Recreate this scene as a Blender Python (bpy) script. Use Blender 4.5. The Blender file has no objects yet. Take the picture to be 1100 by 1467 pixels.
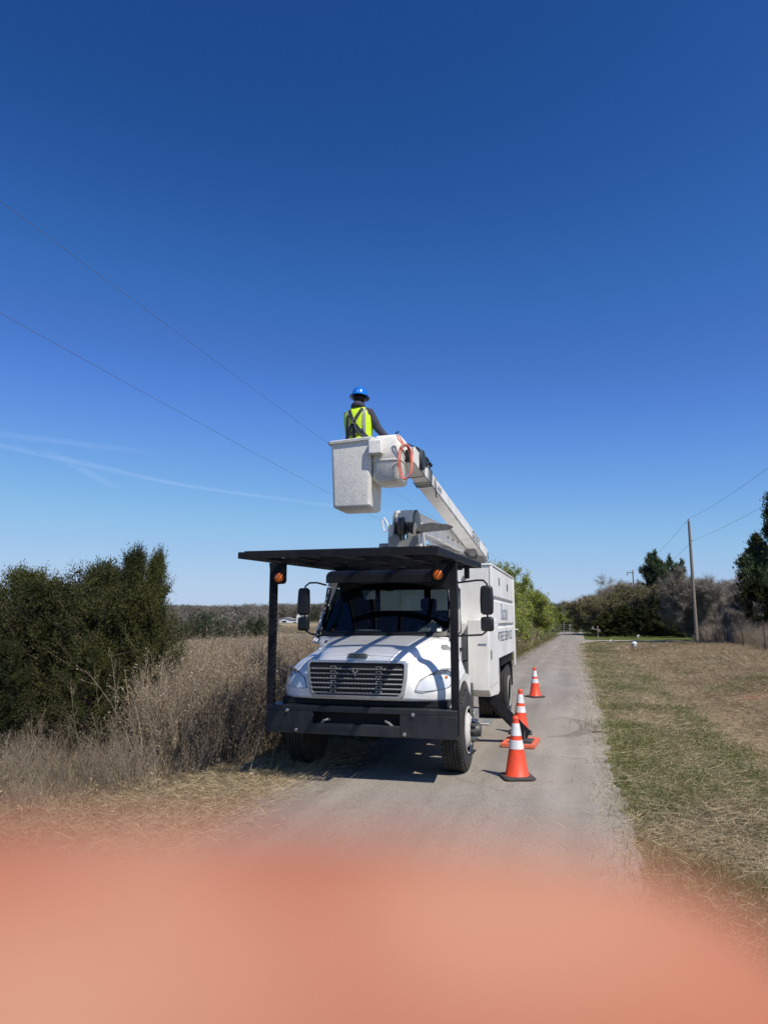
import bpy, bmesh, math, random
import numpy as np
from mathutils import Vector, Matrix, noise
R = random.Random(7)
N = np.random.default_rng(11)
S = bpy.context.scene
COL = S.collection
PI = math.pi
rad = math.radians

# ------------------------------------------------------------------ camera, sky, sun
EYE = 1.85
PITCH, YAW = rad(8.84), rad(15.47)
cd = bpy.data.cameras.new('camera')
cam = bpy.data.objects.new('camera', cd); COL.objects.link(cam)
S.camera = cam
cam.location = (0, 0, EYE)
cam.rotation_euler = (PI / 2 + PITCH, 0, YAW)
cd.sensor_fit = 'VERTICAL'; cd.sensor_height = 36.0; cd.lens = 36.0 * 1000 / 1467
cd.clip_start = 0.004; cd.clip_end = 6000
cd.dof.use_dof = True; cd.dof.focus_distance = 11.0
cd.dof.aperture_fstop = cd.lens / 4.0

SUN = Vector((0.62, -0.46, 1.0)).normalized()
sl = bpy.data.lights.new('sun', 'SUN'); sl.energy = 5.0; sl.angle = rad(0.5); sl.color = (1.0, 0.935, 0.83)
so = bpy.data.objects.new('sun', sl); COL.objects.link(so)
so.rotation_euler = SUN.to_track_quat('Z', 'Y').to_euler(); so.location = (20, -12, 30)
W = bpy.data.worlds.new('World'); S.world = W; W.use_nodes = True
nt = W.node_tree; nt.nodes.clear()
sky = nt.nodes.new('ShaderNodeTexSky'); sky.sky_type = 'NISHITA'; sky.sun_disc = False
sky.sun_elevation = math.asin(SUN.z); sky.sun_rotation = math.atan2(SUN.x, SUN.y)
sky.altitude = 300; sky.air_density = 1.0; sky.dust_density = 0.3; sky.ozone_density = 1.5
k1 = nt.nodes.new('ShaderNodeVectorMath'); k1.operation = 'SCALE'; k1.inputs['Scale'].default_value = .11
k2 = nt.nodes.new('ShaderNodeVectorMath'); k2.operation = 'SCALE'; k2.inputs['Scale'].default_value = 1 / .11
crv = nt.nodes.new('ShaderNodeRGBCurve')     # the phone's rendering of a clear blue sky
def setcurve(c, pts):
    while len(c.points) > 2: c.points.remove(c.points[-2])
    c.points[0].location = pts[0]; c.points[1].location = pts[-1]
    for p in pts[1:-1]: c.points.new(*p)
    for p in c.points: p.handle_type = 'AUTO_CLAMPED'
CURVES = [[(0,0),(.089,.0144),(.098,.0185),(.13,.0395),(.156,.06),(.205,.10),(.292,.175),(.45,.301),(.60,.386),(.745,.45),(1,.5)], [(0,0),(.147,.069),(.162,.083),(.212,.141),(.26,.181),(.327,.258),(.44,.381),(.61,.521),(.72,.552),(.768,.575),(1,.62)], [(0,0),(.275,.27),(.301,.314),(.376,.456),(.435,.546),(.52,.69),(.60,.755),(.70,.79),(1,.85)]]
for i in range(3): setcurve(crv.mapping.curves[i], CURVES[i])
crv.mapping.extend = 'EXTRAPOLATED'; crv.mapping.use_clip = False; crv.mapping.update()
bg = nt.nodes.new('ShaderNodeBackground'); bg.inputs['Strength'].default_value = 0.11
wo = nt.nodes.new('ShaderNodeOutputWorld')
nt.links.new(sky.outputs[0], k1.inputs[0]); nt.links.new(k1.outputs[0], crv.inputs['Color']); nt.links.new(crv.outputs[0], k2.inputs[0])
nt.links.new(k2.outputs[0], bg.inputs['Color']); nt.links.new(bg.outputs[0], wo.inputs['Surface'])
S.view_settings.view_transform = 'Standard'; S.view_settings.look = 'None'
S.view_settings.exposure = 0.0; S.view_settings.gamma = 1.0; S.view_settings.use_curve_mapping = False
S.render.engine = 'CYCLES'
S.cycles.max_bounces = 6; S.cycles.transparent_max_bounces = 12
S.cycles.use_denoising = True

# ------------------------------------------------------------------ materials
def mat(name, col, rough=0.6, metal=0.0, var=0.12, vscale=6.0, bump=0.0, bscale=60.0, spec=0.5, coat=0.0, dirt=None, dirt_amt=0.0, dscale=3.0, rscale=None):
    m = bpy.data.materials.new(name); m.use_nodes = True
    t = m.node_tree; b = t.nodes['Principled BSDF']
    b.inputs['Roughness'].default_value = rough; b.inputs['Metallic'].default_value = metal
    b.inputs['Specular IOR Level'].default_value = spec
    if coat: b.inputs['Coat Weight'].default_value = coat; b.inputs['Coat Roughness'].default_value = 0.08
    tc = t.nodes.new('ShaderNodeTexCoord')
    n = t.nodes.new('ShaderNodeTexNoise'); n.inputs['Scale'].default_value = vscale; n.inputs['Detail'].default_value = 6
    t.links.new(tc.outputs['Object'], n.inputs['Vector'])
    r = t.nodes.new('ShaderNodeValToRGB')
    r.color_ramp.elements[0].position = 0.3; r.color_ramp.elements[1].position = 0.7
    c0 = [max(0, c * (1 - var)) for c in col]; c1 = [min(1, c * (1 + var)) for c in col]
    r.color_ramp.elements[0].color = (*c0, 1); r.color_ramp.elements[1].color = (*c1, 1)
    t.links.new(n.outputs['Fac'], r.inputs[0])
    out = r.outputs[0]
    if dirt:
        n2 = t.nodes.new('ShaderNodeTexNoise'); n2.inputs['Scale'].default_value = dscale; n2.inputs['Detail'].default_value = 9
        n2.inputs['Roughness'].default_value = 0.65
        mp = t.nodes.new('ShaderNodeMapping'); mp.inputs['Scale'].default_value = (1, 1, 0.35)
        t.links.new(tc.outputs['Object'], mp.inputs[0]); t.links.new(mp.outputs[0], n2.inputs['Vector'])
        r2 = t.nodes.new('ShaderNodeValToRGB'); r2.color_ramp.elements[0].position = 0.45; r2.color_ramp.elements[1].position = 0.75
        r2.color_ramp.elements[0].color = (0, 0, 0, 1); r2.color_ramp.elements[1].color = (dirt_amt,) * 3 + (1,)
        t.links.new(n2.outputs['Fac'], r2.inputs[0])
        mx = t.nodes.new('ShaderNodeMix'); mx.data_type = 'RGBA'
        t.links.new(r2.outputs[0], mx.inputs[0]); t.links.new(out, mx.inputs[6]); mx.inputs[7].default_value = (*dirt, 1)
        out = mx.outputs[2]
    t.links.new(out, b.inputs['Base Color'])
    if bump:
        n3 = t.nodes.new('ShaderNodeTexNoise'); n3.inputs['Scale'].default_value = bscale; n3.inputs['Detail'].default_value = 5
        t.links.new(tc.outputs['Object'], n3.inputs['Vector'])
        bp = t.nodes.new('ShaderNodeBump'); bp.inputs['Strength'].default_value = bump; bp.inputs['Distance'].default_value = 0.01
        t.links.new(n3.outputs['Fac'], bp.inputs['Height']); t.links.new(bp.outputs[0], b.inputs['Normal'])
    return m

def leafmat(name, c0, c1, rough=0.7, trans=0.25, scale=2.0, spec=0.2):
    """foliage: colour varies clump by clump and leaf by leaf, some light passes through"""
    m = bpy.data.materials.new(name); m.use_nodes = True
    t = m.node_tree; b = t.nodes['Principled BSDF']; o = t.nodes['Material Output']
    b.inputs['Roughness'].default_value = rough; b.inputs['Specular IOR Level'].default_value = spec
    tc = t.nodes.new('ShaderNodeTexCoord'); n = t.nodes.new('ShaderNodeTexNoise'); n.inputs['Scale'].default_value = scale
    n.inputs['Detail'].default_value = 8; n.inputs['Roughness'].default_value = 0.75
    t.links.new(tc.outputs['Object'], n.inputs['Vector'])
    oi = t.nodes.new('ShaderNodeObjectInfo')
    ad = t.nodes.new('ShaderNodeMath'); ad.operation = 'MULTIPLY_ADD'; ad.inputs[1].default_value = 0.25; ad.inputs[2].default_value = -0.12
    t.links.new(oi.outputs['Random'], ad.inputs[0])
    a2 = t.nodes.new('ShaderNodeMath'); a2.operation = 'ADD'; t.links.new(ad.outputs[0], a2.inputs[0]); t.links.new(n.outputs['Fac'], a2.inputs[1])
    r = t.nodes.new('ShaderNodeValToRGB'); r.color_ramp.elements[0].position = 0.32; r.color_ramp.elements[1].position = 0.68
    r.color_ramp.elements[0].color = (*c0, 1); r.color_ramp.elements[1].color = (*c1, 1)
    t.links.new(a2.outputs[0], r.inputs[0]); t.links.new(r.outputs[0], b.inputs['Base Color'])
    if trans:
        tr = t.nodes.new('ShaderNodeBsdfTranslucent'); t.links.new(r.outputs[0], tr.inputs[0])
        mx = t.nodes.new('ShaderNodeMixShader'); mx.inputs[0].default_value = trans
        t.links.new(b.outputs[0], mx.inputs[1]); t.links.new(tr.outputs[0], mx.inputs[2]); t.links.new(mx.outputs[0], o.inputs['Surface'])
    return m

def glassmat(name, tint, gloss=0.12, rough=0.02, refl=0.9):
    m = bpy.data.materials.new(name); m.use_nodes = True
    t = m.node_tree; t.nodes.clear()
    o = t.nodes.new('ShaderNodeOutputMaterial'); tr = t.nodes.new('ShaderNodeBsdfTransparent'); tr.inputs[0].default_value = (*tint, 1)
    g = t.nodes.new('ShaderNodeBsdfGlossy'); g.inputs['Roughness'].default_value = rough; g.inputs[0].default_value = (refl, refl, refl, 1)
    ge = t.nodes.new('ShaderNodeNewGeometry'); dt = t.nodes.new('ShaderNodeVectorMath'); dt.operation = 'DOT_PRODUCT'
    t.links.new(ge.outputs['Incoming'], dt.inputs[0]); t.links.new(ge.outputs['Normal'], dt.inputs[1])
    ab = t.nodes.new('ShaderNodeMath'); ab.operation = 'ABSOLUTE'; t.links.new(dt.outputs['Value'], ab.inputs[0])
    om = t.nodes.new('ShaderNodeMath'); om.operation = 'SUBTRACT'; om.inputs[0].default_value = 1.0; t.links.new(ab.outputs[0], om.inputs[1])
    pw = t.nodes.new('ShaderNodeMath'); pw.operation = 'POWER'; pw.inputs[1].default_value = 5.0; t.links.new(om.outputs[0], pw.inputs[0])
    fr = t.nodes.new('ShaderNodeMath'); fr.operation = 'MULTIPLY_ADD'; fr.inputs[1].default_value = .95; fr.inputs[2].default_value = .045; t.links.new(pw.outputs[0], fr.inputs[0])
    ad = t.nodes.new('ShaderNodeMath'); ad.operation = 'ADD'; ad.inputs[1].default_value = gloss
    mx = t.nodes.new('ShaderNodeMixShader')
    t.links.new(fr.outputs[0], ad.inputs[0]); t.links.new(ad.outputs[0], mx.inputs[0])
    t.links.new(tr.outputs[0], mx.inputs[1]); t.links.new(g.outputs[0], mx.inputs[2]); t.links.new(mx.outputs[0], o.inputs[0])
    return m

M = {}
M['white'] = mat('white_paint', (0.84, 0.84, 0.83), 0.35, var=0.03, coat=0.35, dirt=(0.46, 0.42, 0.36), dirt_amt=0.35, dscale=2.2)
M['fibre'] = mat('white_fibreglass', (0.76, 0.75, 0.70), 0.65, var=0.14, vscale=30, bump=0.5, bscale=90, dirt=(0.42, 0.38, 0.30), dirt_amt=0.25, dscale=6)
M['boxwhite'] = mat('chip_box_white', (0.80, 0.79, 0.765), 0.5, var=0.05, vscale=3, dirt=(0.46, 0.42, 0.35), dirt_amt=0.55, dscale=1.4)
M['boomwhite'] = mat('boom_white', (0.79, 0.775, 0.73), 0.45, var=0.06, dirt=(0.36, 0.31, 0.24), dirt_amt=0.35, dscale=3)
M['black'] = mat('black_paint', (0.007, 0.008, 0.011), 0.6, var=0.2, dirt=(0.05, 0.048, 0.045), dirt_amt=0.3, dscale=5, spec=.2)
M['bumper'] = mat('black_steel_bumper', (0.016, 0.019, 0.023), 0.45, var=0.15, dirt=(0.07, 0.068, 0.062), dirt_amt=0.35, dscale=4, spec=.4)
M['plastic'] = mat('black_plastic', (0.012, 0.013, 0.016), 0.4, var=0.1)
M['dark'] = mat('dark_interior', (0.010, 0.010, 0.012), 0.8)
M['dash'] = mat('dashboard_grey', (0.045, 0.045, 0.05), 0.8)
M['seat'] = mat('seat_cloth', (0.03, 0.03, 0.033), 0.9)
M['grey'] = mat('grey_steel', (0.26, 0.26, 0.25), 0.5, metal=0.3, var=0.2, dirt=(0.10, 0.08, 0.06), dirt_amt=0.6, dscale=6)
M['dgrey'] = mat('dark_machinery', (0.08, 0.08, 0.08), 0.55, metal=0.3, var=0.3, vscale=14)
M['chrome'] = mat('bright_metal', (0.62, 0.62, 0.62), 0.22, metal=1.0, var=0.05)
M['alu'] = mat('tread_plate', (0.48, 0.47, 0.44), 0.45, metal=0.7, var=0.15, bump=0.5, bscale=120)
M['slat'] = mat('grille_slat_grey', (0.45, 0.46, 0.47), 0.3, metal=0.5, var=0.06)
M['tyre'] = mat('tyre_rubber', (0.028, 0.027, 0.026), 0.85, var=0.25, vscale=12, bump=0.3, bscale=80, dirt=(0.10, 0.09, 0.075), dirt_amt=0.5, dscale=4)
M['rim'] = mat('white_steel_wheel', (0.62, 0.60, 0.55), 0.5, var=0.08, dirt=(0.25, 0.2, 0.15), dirt_amt=0.5, dscale=8)
M['amber'] = mat('amber_lens', (0.75, 0.16, 0.012), 0.25, var=0.15, vscale=40, coat=0.6)
M['glass'] = glassmat('windscreen_glass', (0.38, 0.43, 0.44), 0.01)
M['sideglass'] = glassmat('side_window_glass', (0.16, 0.19, 0.20), 0.0)
M['lens'] = glassmat('headlight_lens', (0.93, 0.95, 0.97), 0.04)
M['reflector'] = mat('headlight_reflector', (0.36, 0.38, 0.42), 0.22, metal=0.9, var=0.7, vscale=14)
M['orange'] = mat('cone_orange', (0.86, 0.070, 0.022), 0.5, var=0.10, vscale=12, dirt=(0.30, 0.09, 0.05), dirt_amt=0.7, dscale=10)
M['padorange'] = mat('faded_orange_pad', (0.72, 0.13, 0.06), 0.7, var=0.15, vscale=15, dirt=(0.3, 0.15, 0.1), dirt_amt=0.6, dscale=8)
M['collar'] = mat('reflective_collar', (0.72, 0.72, 0.74), 0.4, var=0.06, vscale=20, dirt=(0.4, 0.38, 0.36), dirt_amt=0.5, dscale=14)
M['rubber'] = mat('cone_base_rubber', (0.055, 0.045, 0.042), 0.8, var=0.2)
M['hose'] = mat('salmon_hose', (0.78, 0.20, 0.13), 0.5, var=0.08)
M['hat'] = mat('blue_hard_hat', (0.008, 0.16, 0.62), 0.25, var=0.04, coat=0.5)
M['vest'] = mat('yellow_green_vest', (0.60, 0.86, 0.02), 0.75, var=0.08, vscale=14, bump=0.4, bscale=30)
M['sweat'] = mat('dark_sweatshirt', (0.040, 0.042, 0.060), 0.9, var=0.2, vscale=12, bump=0.6, bscale=22)
M['trous'] = mat('dark_trousers', (0.03, 0.035, 0.05), 0.9)
M['strap'] = mat('dark_webbing', (0.025, 0.035, 0.045), 0.7)
M['refl'] = mat('grey_reflective_tape', (0.28, 0.30, 0.30), 0.5)
M['skin'] = mat('skin', (0.50, 0.27, 0.19), 0.5, var=0.08)
M['hair'] = mat('dark_hair', (0.02, 0.013, 0.01), 0.8)
M['text'] = mat('dark_blue_lettering', (0.04, 0.055, 0.10), 0.5)
M['textlt'] = mat('grey_blue_lettering', (0.16, 0.20, 0.27), 0.5)
M['pole'] = mat('weathered_pole_wood', (0.20, 0.165, 0.13), 0.9, var=0.25, vscale=9, bump=0.4, bscale=40)
M['wire'] = mat('wire', (0.16, 0.17, 0.20), 0.7)
M['bark'] = mat('grey_bark', (0.15, 0.125, 0.10), 0.95, var=0.3, vscale=5)
M['cbark'] = mat('cedar_bark', (0.11, 0.08, 0.06), 0.95, var=0.3, vscale=8)
M['rust'] = mat('rusty_post', (0.12, 0.06, 0.04), 0.9, var=0.3)
M['paper'] = mat('paper', (0.55, 0.55, 0.52), 0.8)
M['far_white'] = mat('distant_white_wall', (0.75, 0.75, 0.73), 0.7)
M['far_roof'] = mat('distant_grey_roof', (0.22, 0.21, 0.2), 0.8)

# ------------------------------------------------------------------ mesh helpers
class B:
    def __init__(s): s.v = []; s.f = []
    def add(s, vs, fs):
        o = len(s.v); s.v += [tuple(v) for v in vs]; s.f += [tuple(o + i for i in f) for f in fs]; return s
    def box(s, x0, x1, y0, y1, z0, z1):
        return s.add([(x0,y0,z0),(x1,y0,z0),(x1,y1,z0),(x0,y1,z0),(x0,y0,z1),(x1,y0,z1),(x1,y1,z1),(x0,y1,z1)],
                     [(0,3,2,1),(4,5,6,7),(0,1,5,4),(1,2,6,5),(2,3,7,6),(3,0,4,7)])
    def hexa(s, b4, t4):   # bottom four, top four
        return s.add(list(b4) + list(t4), [(0,3,2,1),(4,5,6,7),(0,1,5,4),(1,2,6,5),(2,3,7,6),(3,0,4,7)])
    def beam(s, p, q, w, h, up=(0, 0, 1), w2=None, h2=None):
        p, q = Vector(p), Vector(q); d = (q - p).normalized(); sd = d.cross(Vector(up)).normalized(); u = sd.cross(d)
        w2 = w if w2 is None else w2; h2 = h if h2 is None else h2
        def sec(c, a, b): return [c - sd*a/2 - u*b/2, c + sd*a/2 - u*b/2, c + sd*a/2 + u*b/2, c - sd*a/2 + u*b/2]
        return s.add(sec(p, w, h) + sec(q, w2, h2), [(0,3,2,1),(4,5,6,7),(0,1,5,4),(1,2,6,5),(2,3,7,6),(3,0,4,7)][:2] + [(0,1,5,4),(1,2,6,5),(2,3,7,6),(3,0,4,7)])
    def tube(s, pts, r, n=8, caps=True, closed=False):
        pts = [Vector(p) for p in pts]; rs = r if isinstance(r, (list, tuple)) else [r] * len(pts)
        k = len(pts); ring = []; prev = None
        for i, p in enumerate(pts):
            if closed: d = pts[(i + 1) % k] - pts[i - 1]
            else: d = pts[min(i + 1, k - 1)] - pts[max(i - 1, 0)]
            d.normalize()
            if prev is None:
                a = Vector((0, 0, 1)) if abs(d.z) < 0.9 else Vector((1, 0, 0)); u = d.cross(a).normalized()
            else:
                u = (prev - d * prev.dot(d)).normalized()
            prev = u; w = d.cross(u)
            ring.append([p + (u * math.cos(t) + w * math.sin(t)) * rs[i] for t in [2 * PI * j / n for j in range(n)]])
        fs = []
        m = k if closed else k - 1
        for i in range(m):
            for j in range(n):
                a = i * n; b = ((i + 1) % k) * n
                fs.append((a + j, a + (j + 1) % n, b + (j + 1) % n, b + j))
        if caps and not closed: fs += [tuple(range(n))[::-1], tuple((k - 1) * n + j for j in range(n))]
        return s.add([v for q in ring for v in q], fs)
    def lathe(s, prof, c=(0, 0, 0), axis='z', n=32, a0=0.0):
        vs = []; fs = []; k = len(prof)
        for i, (r, h) in enumerate(prof):
            for j in range(n):
                t = a0 + 2 * PI * j / n; a, b = r * math.cos(t), r * math.sin(t)
                p = {'z': (a, b, h), 'x': (h, a, b), 'y': (a, h, b)}[axis]
                vs.append((p[0] + c[0], p[1] + c[1], p[2] + c[2]))
        for i in range(k - 1):
            for j in range(n):
                fs.append((i*n + j, i*n + (j+1) % n, (i+1)*n + (j+1) % n, (i+1)*n + j))
        if prof[0][0] > 1e-5: fs.append(tuple(range(n))[::-1])
        if prof[-1][0] > 1e-5: fs.append(tuple((k-1)*n + j for j in range(n)))
        return s.add(vs, fs)
    def prism(s, poly, a, b, axis='y'):   # poly in the two other axes
        def P(u, w, h): return {'y': (u, h, w), 'x': (h, u, w), 'z': (u, w, h)}[axis]
        n = len(poly)
        return s.add([P(u, w, a) for u, w in poly] + [P(u, w, b) for u, w in poly],
                     [tuple(range(n))[::-1], tuple(range(n, 2*n))] + [(i, (i+1) % n, n + (i+1) % n, n + i) for i in range(n)])

def link(name, me, parent=None, mt=None, loc=None):
    o = bpy.data.objects.new(name, me); COL.objects.link(o)
    if parent is not None: o.parent = parent
    if mt is not None and me is not None and not me.materials: me.materials.append(mt)
    if loc is not None: o.location = loc
    return o
def ROOT(o):
    while o is not None and o.parent: o = o.parent
    return o
def finish(me, smooth, angle=40):
    bm = bmesh.new(); bm.from_mesh(me); bmesh.ops.recalc_face_normals(bm, faces=bm.faces); bm.to_mesh(me); bm.free()
    if smooth:
        me.shade_smooth(); me.set_sharp_from_angle(angle=rad(angle))
def obj(name, b, mt, parent=None, smooth=False, bevel=0.0, seg=2, angle=40):
    """b in the coordinates of the parent thing (root-local)"""
    me = bpy.data.meshes.new(name); me.from_pydata(b.v, [], b.f)
    finish(me, smooth or bevel > 0, angle)
    o = link(name, me, parent, M[mt] if isinstance(mt, str) else mt)
    if bevel:
        m = o.modifiers.new('bevel', 'BEVEL'); m.width = bevel; m.segments = seg; m.limit_method = 'ANGLE'; m.angle_limit = rad(35)
        m.harden_normals = False
    return o
def tag(o, label=None, cat=None, group=None, kind=None):
    if label: o['label'] = label
    if cat: o['category'] = cat
    if group: o['group'] = group
    if kind: o['kind'] = kind
    return o
def thing(name, loc, label, cat, group=None, rz=0.0):
    o = bpy.data.objects.new(name, None); COL.objects.link(o); o.location = loc; o.rotation_euler = (0, 0, rz)
    o.empty_display_size = 0.2
    return tag(o, label, cat, group)
def copy_tree(o, parent=None):
    c = o.copy(); COL.objects.link(c)
    if parent is not None: c.parent = parent
    for ch in list(o.children): copy_tree(ch, c)
    return c
def npmesh(name, V, F, mt=None, smooth=False):
    """V (n,3), F (m,k) all faces with k corners"""
    me = bpy.data.meshes.new(name); V = np.asarray(V, np.float32); F = np.asarray(F, np.int32)
    me.vertices.add(len(V)); me.vertices.foreach_set('co', V.ravel())
    m, k = F.shape
    me.loops.add(m * k); me.loops.foreach_set('vertex_index', F.ravel())
    me.polygons.add(m); me.polygons.foreach_set('loop_start', np.arange(m, dtype=np.int32) * k)
    me.update(calc_edges=True)
    if smooth: me.shade_smooth()
    if mt: me.materials.append(mt)
    return me
def text(name, body, size, mt, parent, loc, rot, xs=1.0, depth=0.002, shear=0.0):
    cu = bpy.data.curves.new(name, 'FONT'); cu.body = body; cu.size = size; cu.extrude = depth; cu.align_x = 'CENTER'; cu.shear = shear; cu.resolution_u = 3
    t = bpy.data.objects.new(name, cu); me = bpy.data.meshes.new_from_object(t); bpy.data.objects.remove(t)
    me.materials.clear(); me.materials.append(M[mt])
    o = link(name, me, parent); o.location = loc; o.rotation_euler = rot; o.scale = (xs, 1, 1)
    return o
def skin(name, pts, edges, radii, mt, parent=None, sub=2, root=0):
    """one continuous limb/body surface grown round joints"""
    me = bpy.data.meshes.new(name); me.from_pydata([tuple(p) for p in pts], edges, [])
    t = bpy.data.objects.new(name, me); COL.objects.link(t)
    t.modifiers.new('skin', 'SKIN').use_smooth_shade = True
    if not me.skin_vertices: me.skin_vertices.new()
    for i, r in enumerate(radii):
        rr = r if isinstance(r, tuple) else (r, r)
        me.skin_vertices[0].data[i].radius = rr; me.skin_vertices[0].data[i].use_root = (i == root)
    s = t.modifiers.new('sub', 'SUBSURF'); s.levels = sub; s.render_levels = sub
    bpy.context.view_layer.update()
    dg = bpy.context.evaluated_depsgraph_get()
    m2 = bpy.data.meshes.new_from_object(t.evaluated_get(dg))
    bpy.data.objects.remove(t); bpy.data.meshes.remove(me)
    m2.name = name; m2.materials.clear(); m2.shade_smooth()
    return link(name, m2, parent, M[mt])

def scatter(name, P, rz, sc, idx, sources, tilt=None, kind='stuff'):
    """one object: clumps placed on points by geometry nodes"""
    hid = bpy.data.collections.new(name + '_sources')
    for i, me in enumerate(sources):
        o = bpy.data.objects.new('%s_clump_%02d' % (name, i), me); hid.objects.link(o)
    n = len(P)
    me = bpy.data.meshes.new(name); me.vertices.add(n); me.vertices.foreach_set('co', np.asarray(P, np.float32).ravel())
    rot = np.zeros((n, 3), np.float32); rot[:, 2] = rz
    if tilt is not None: rot[:, 0] = tilt[:, 0]; rot[:, 1] = tilt[:, 1]
    a = me.attributes.new('rot', 'FLOAT_VECTOR', 'POINT'); a.data.foreach_set('vector', rot.ravel())
    sc = np.asarray(sc, np.float32)
    if sc.ndim == 1: sc = np.repeat(sc[:, None], 3, 1)
    a = me.attributes.new('scl', 'FLOAT_VECTOR', 'POINT'); a.data.foreach_set('vector', np.ascontiguousarray(sc).ravel())
    a = me.attributes.new('pick', 'INT', 'POINT'); a.data.foreach_set('value', np.asarray(idx, np.int32))
    o = link(name, me)
    g = bpy.data.node_groups.new(name, 'GeometryNodeTree')
    g.interface.new_socket('Geometry', in_out='INPUT', socket_type='NodeSocketGeometry')
    g.interface.new_socket('Geometry', in_out='OUTPUT', socket_type='NodeSocketGeometry')
    gi = g.nodes.new('NodeGroupInput'); go = g.nodes.new('NodeGroupOutput')
    ci = g.nodes.new('GeometryNodeCollectionInfo'); ci.inputs['Collection'].default_value = hid
    ci.inputs['Separate Children'].default_value = True; ci.inputs['Reset Children'].default_value = True
    ip = g.nodes.new('GeometryNodeInstanceOnPoints'); ip.inputs['Pick Instance'].default_value = True
    def na(nm, dt):
        q = g.nodes.new('GeometryNodeInputNamedAttribute'); q.data_type = dt; q.inputs['Name'].default_value = nm
        return [s for s in q.outputs if s.enabled and s.name == 'Attribute'][0]
    mp = g.nodes.new('GeometryNodeMeshToPoints')
    e2r = g.nodes.new('FunctionNodeEulerToRotation')
    g.links.new(gi.outputs[0], mp.inputs[0]); g.links.new(mp.outputs[0], ip.inputs['Points'])
    g.links.new(ci.outputs[0], ip.inputs['Instance'])
    g.links.new(na('pick', 'INT'), ip.inputs['Instance Index'])
    g.links.new(na('rot', 'FLOAT_VECTOR'), e2r.inputs[0]); g.links.new(e2r.outputs[0], ip.inputs['Rotation'])
    g.links.new(na('scl', 'FLOAT_VECTOR'), ip.inputs['Scale'])
    g.links.new(ip.outputs[0], go.inputs[0])
    md = o.modifiers.new('scatter', 'NODES'); md.node_group = g
    o['kind'] = kind
    return o

# leaf quads and twig prisms, all vectorised
def leaves(C, D, L, Wd, rng=N):
    """diamond leaves at C along D (n,3) with length L and width Wd (n,)"""
    n = len(C); D = D / (np.linalg.norm(D, axis=1, keepdims=True) + 1e-9)
    r = rng.normal(size=(n, 3)); s = np.cross(D, r); s /= np.linalg.norm(s, axis=1, keepdims=True) + 1e-9
    L = np.broadcast_to(L, (n,))[:, None]; Wd = np.broadcast_to(Wd, (n,))[:, None]
    V = np.stack([C, C + D * L * .45 + s * Wd / 2, C + D * L, C + D * L * .45 - s * Wd / 2], 1).reshape(-1, 3)
    F = np.arange(4 * n).reshape(n, 4)
    return V, F
def prisms(P0, P1, r0, r1):
    n = len(P0); D = P1 - P0; D = D / (np.linalg.norm(D, axis=1, keepdims=True) + 1e-9)
    a = np.where(np.abs(D[:, 2:3]) < .9, [[0, 0, 1.]], [[1., 0, 0]]); u = np.cross(D, a); u /= np.linalg.norm(u, axis=1, keepdims=True) + 1e-9
    w = np.cross(D, u); V = []
    for P, r in ((P0, r0), (P1, r1)):
        r = np.broadcast_to(r, (n,))[:, None]
        for k in range(3):
            t = 2 * PI * k / 3; V.append(P + (u * math.cos(t) + w * math.sin(t)) * r)
    V = np.stack(V, 1).reshape(-1, 3); b = np.arange(n)[:, None] * 6
    F = np.concatenate([b + np.array([[k, (k+1) % 3, 3 + (k+1) % 3, 3 + k]]) for k in range(3)], 0)
    return V, F
def merge(parts):
    V = []; F = []; o = 0
    for v, f in parts:
        V.append(v); F.append(f + o); o += len(v)
    return np.concatenate(V), np.concatenate(F)

def sstep(a, b, x):
    t = np.clip((x - a) / (b - a), 0, 1); return t * t * (3 - 2 * t)
# ================================================================== GROUND
def gz(x, y):
    """terrain height"""
    x = np.asarray(x, float); y = np.asarray(y, float)
    prof = np.interp(x, [-400, -120, -60, -25, -12, -6, -4.6, -3.8, -3.3, .35, .8, 1.6, 2.4, 3.2, 4.5, 6.5, 12, 60, 400],
                     [-6, -3.2, -2.4, -1.1, -.5, -.25, -.1, -.03, -.04, -.04, -.02, -.10, -.24, -.16, .18, .45, .50, .6, 2.])
    flat = np.interp(x, [-400, -120, -60, -25, -12, -6, -3.3, .35, 12, 400], [-6, -3.2, -2.2, -.9, -.5, -.2, -.04, -.04, -.04, .4])
    t = sstep(44, 56, y); z = prof * (1 - t) + flat * t
    r = np.hypot(x, y)
    hill = (sstep(130, 290, r) * 5.2 + sstep(290, 600, r) * 8.5) * (0.8 + .12 * np.sin(x * .013 + 1) + .10 * np.sin(x * .031)) * sstep(60, -90, x)
    z = z + hill
    off = np.where((x > .6) | (x < -3.8), 1.0, 0.0)
    z = z + np.where((x > 2.2) & (x < 12) & (y < 60), .06, 0) * np.sin(x * 2.3 + 1.3 * np.sin(y * .8)) * np.cos(y * 1.15 + x * .7) + off * (.035 * np.sin(x * 1.7 + y * .6) * np.cos(y * .9 - x * .4) + .02 * np.sin(x * 4.1) * np.sin(y * 3.3))
    return z
def axis_vals(lims):
    out = []
    for a, b, st in lims: out += list(np.arange(a, b, st))
    out.append(lims[-1][1]); return np.array(out)
gx = axis_vals([(-1500, -300, 60), (-300, -60, 12), (-60, -15, 2.5), (-15, -4.8, .5), (-4.8, 8, .2), (8, 20, 1), (20, 80, 6), (80, 400, 30), (400, 1500, 100)])
gy = axis_vals([(-300, -20, 40), (-20, 0, 2), (0, 30, .25), (30, 80, 1), (80, 200, 6), (200, 700, 14), (700, 2000, 100)])
XX, YY = np.meshgrid(gx, gy); ZZ = gz(XX, YY)
near = (XX > .45) & (XX < 12) & (YY < 45) | (XX < -3.9) & (XX > -12) & (YY < 30)
ZZ += near * N.normal(0, .012, XX.shape)
nx, ny = len(gx), len(gy)
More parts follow.
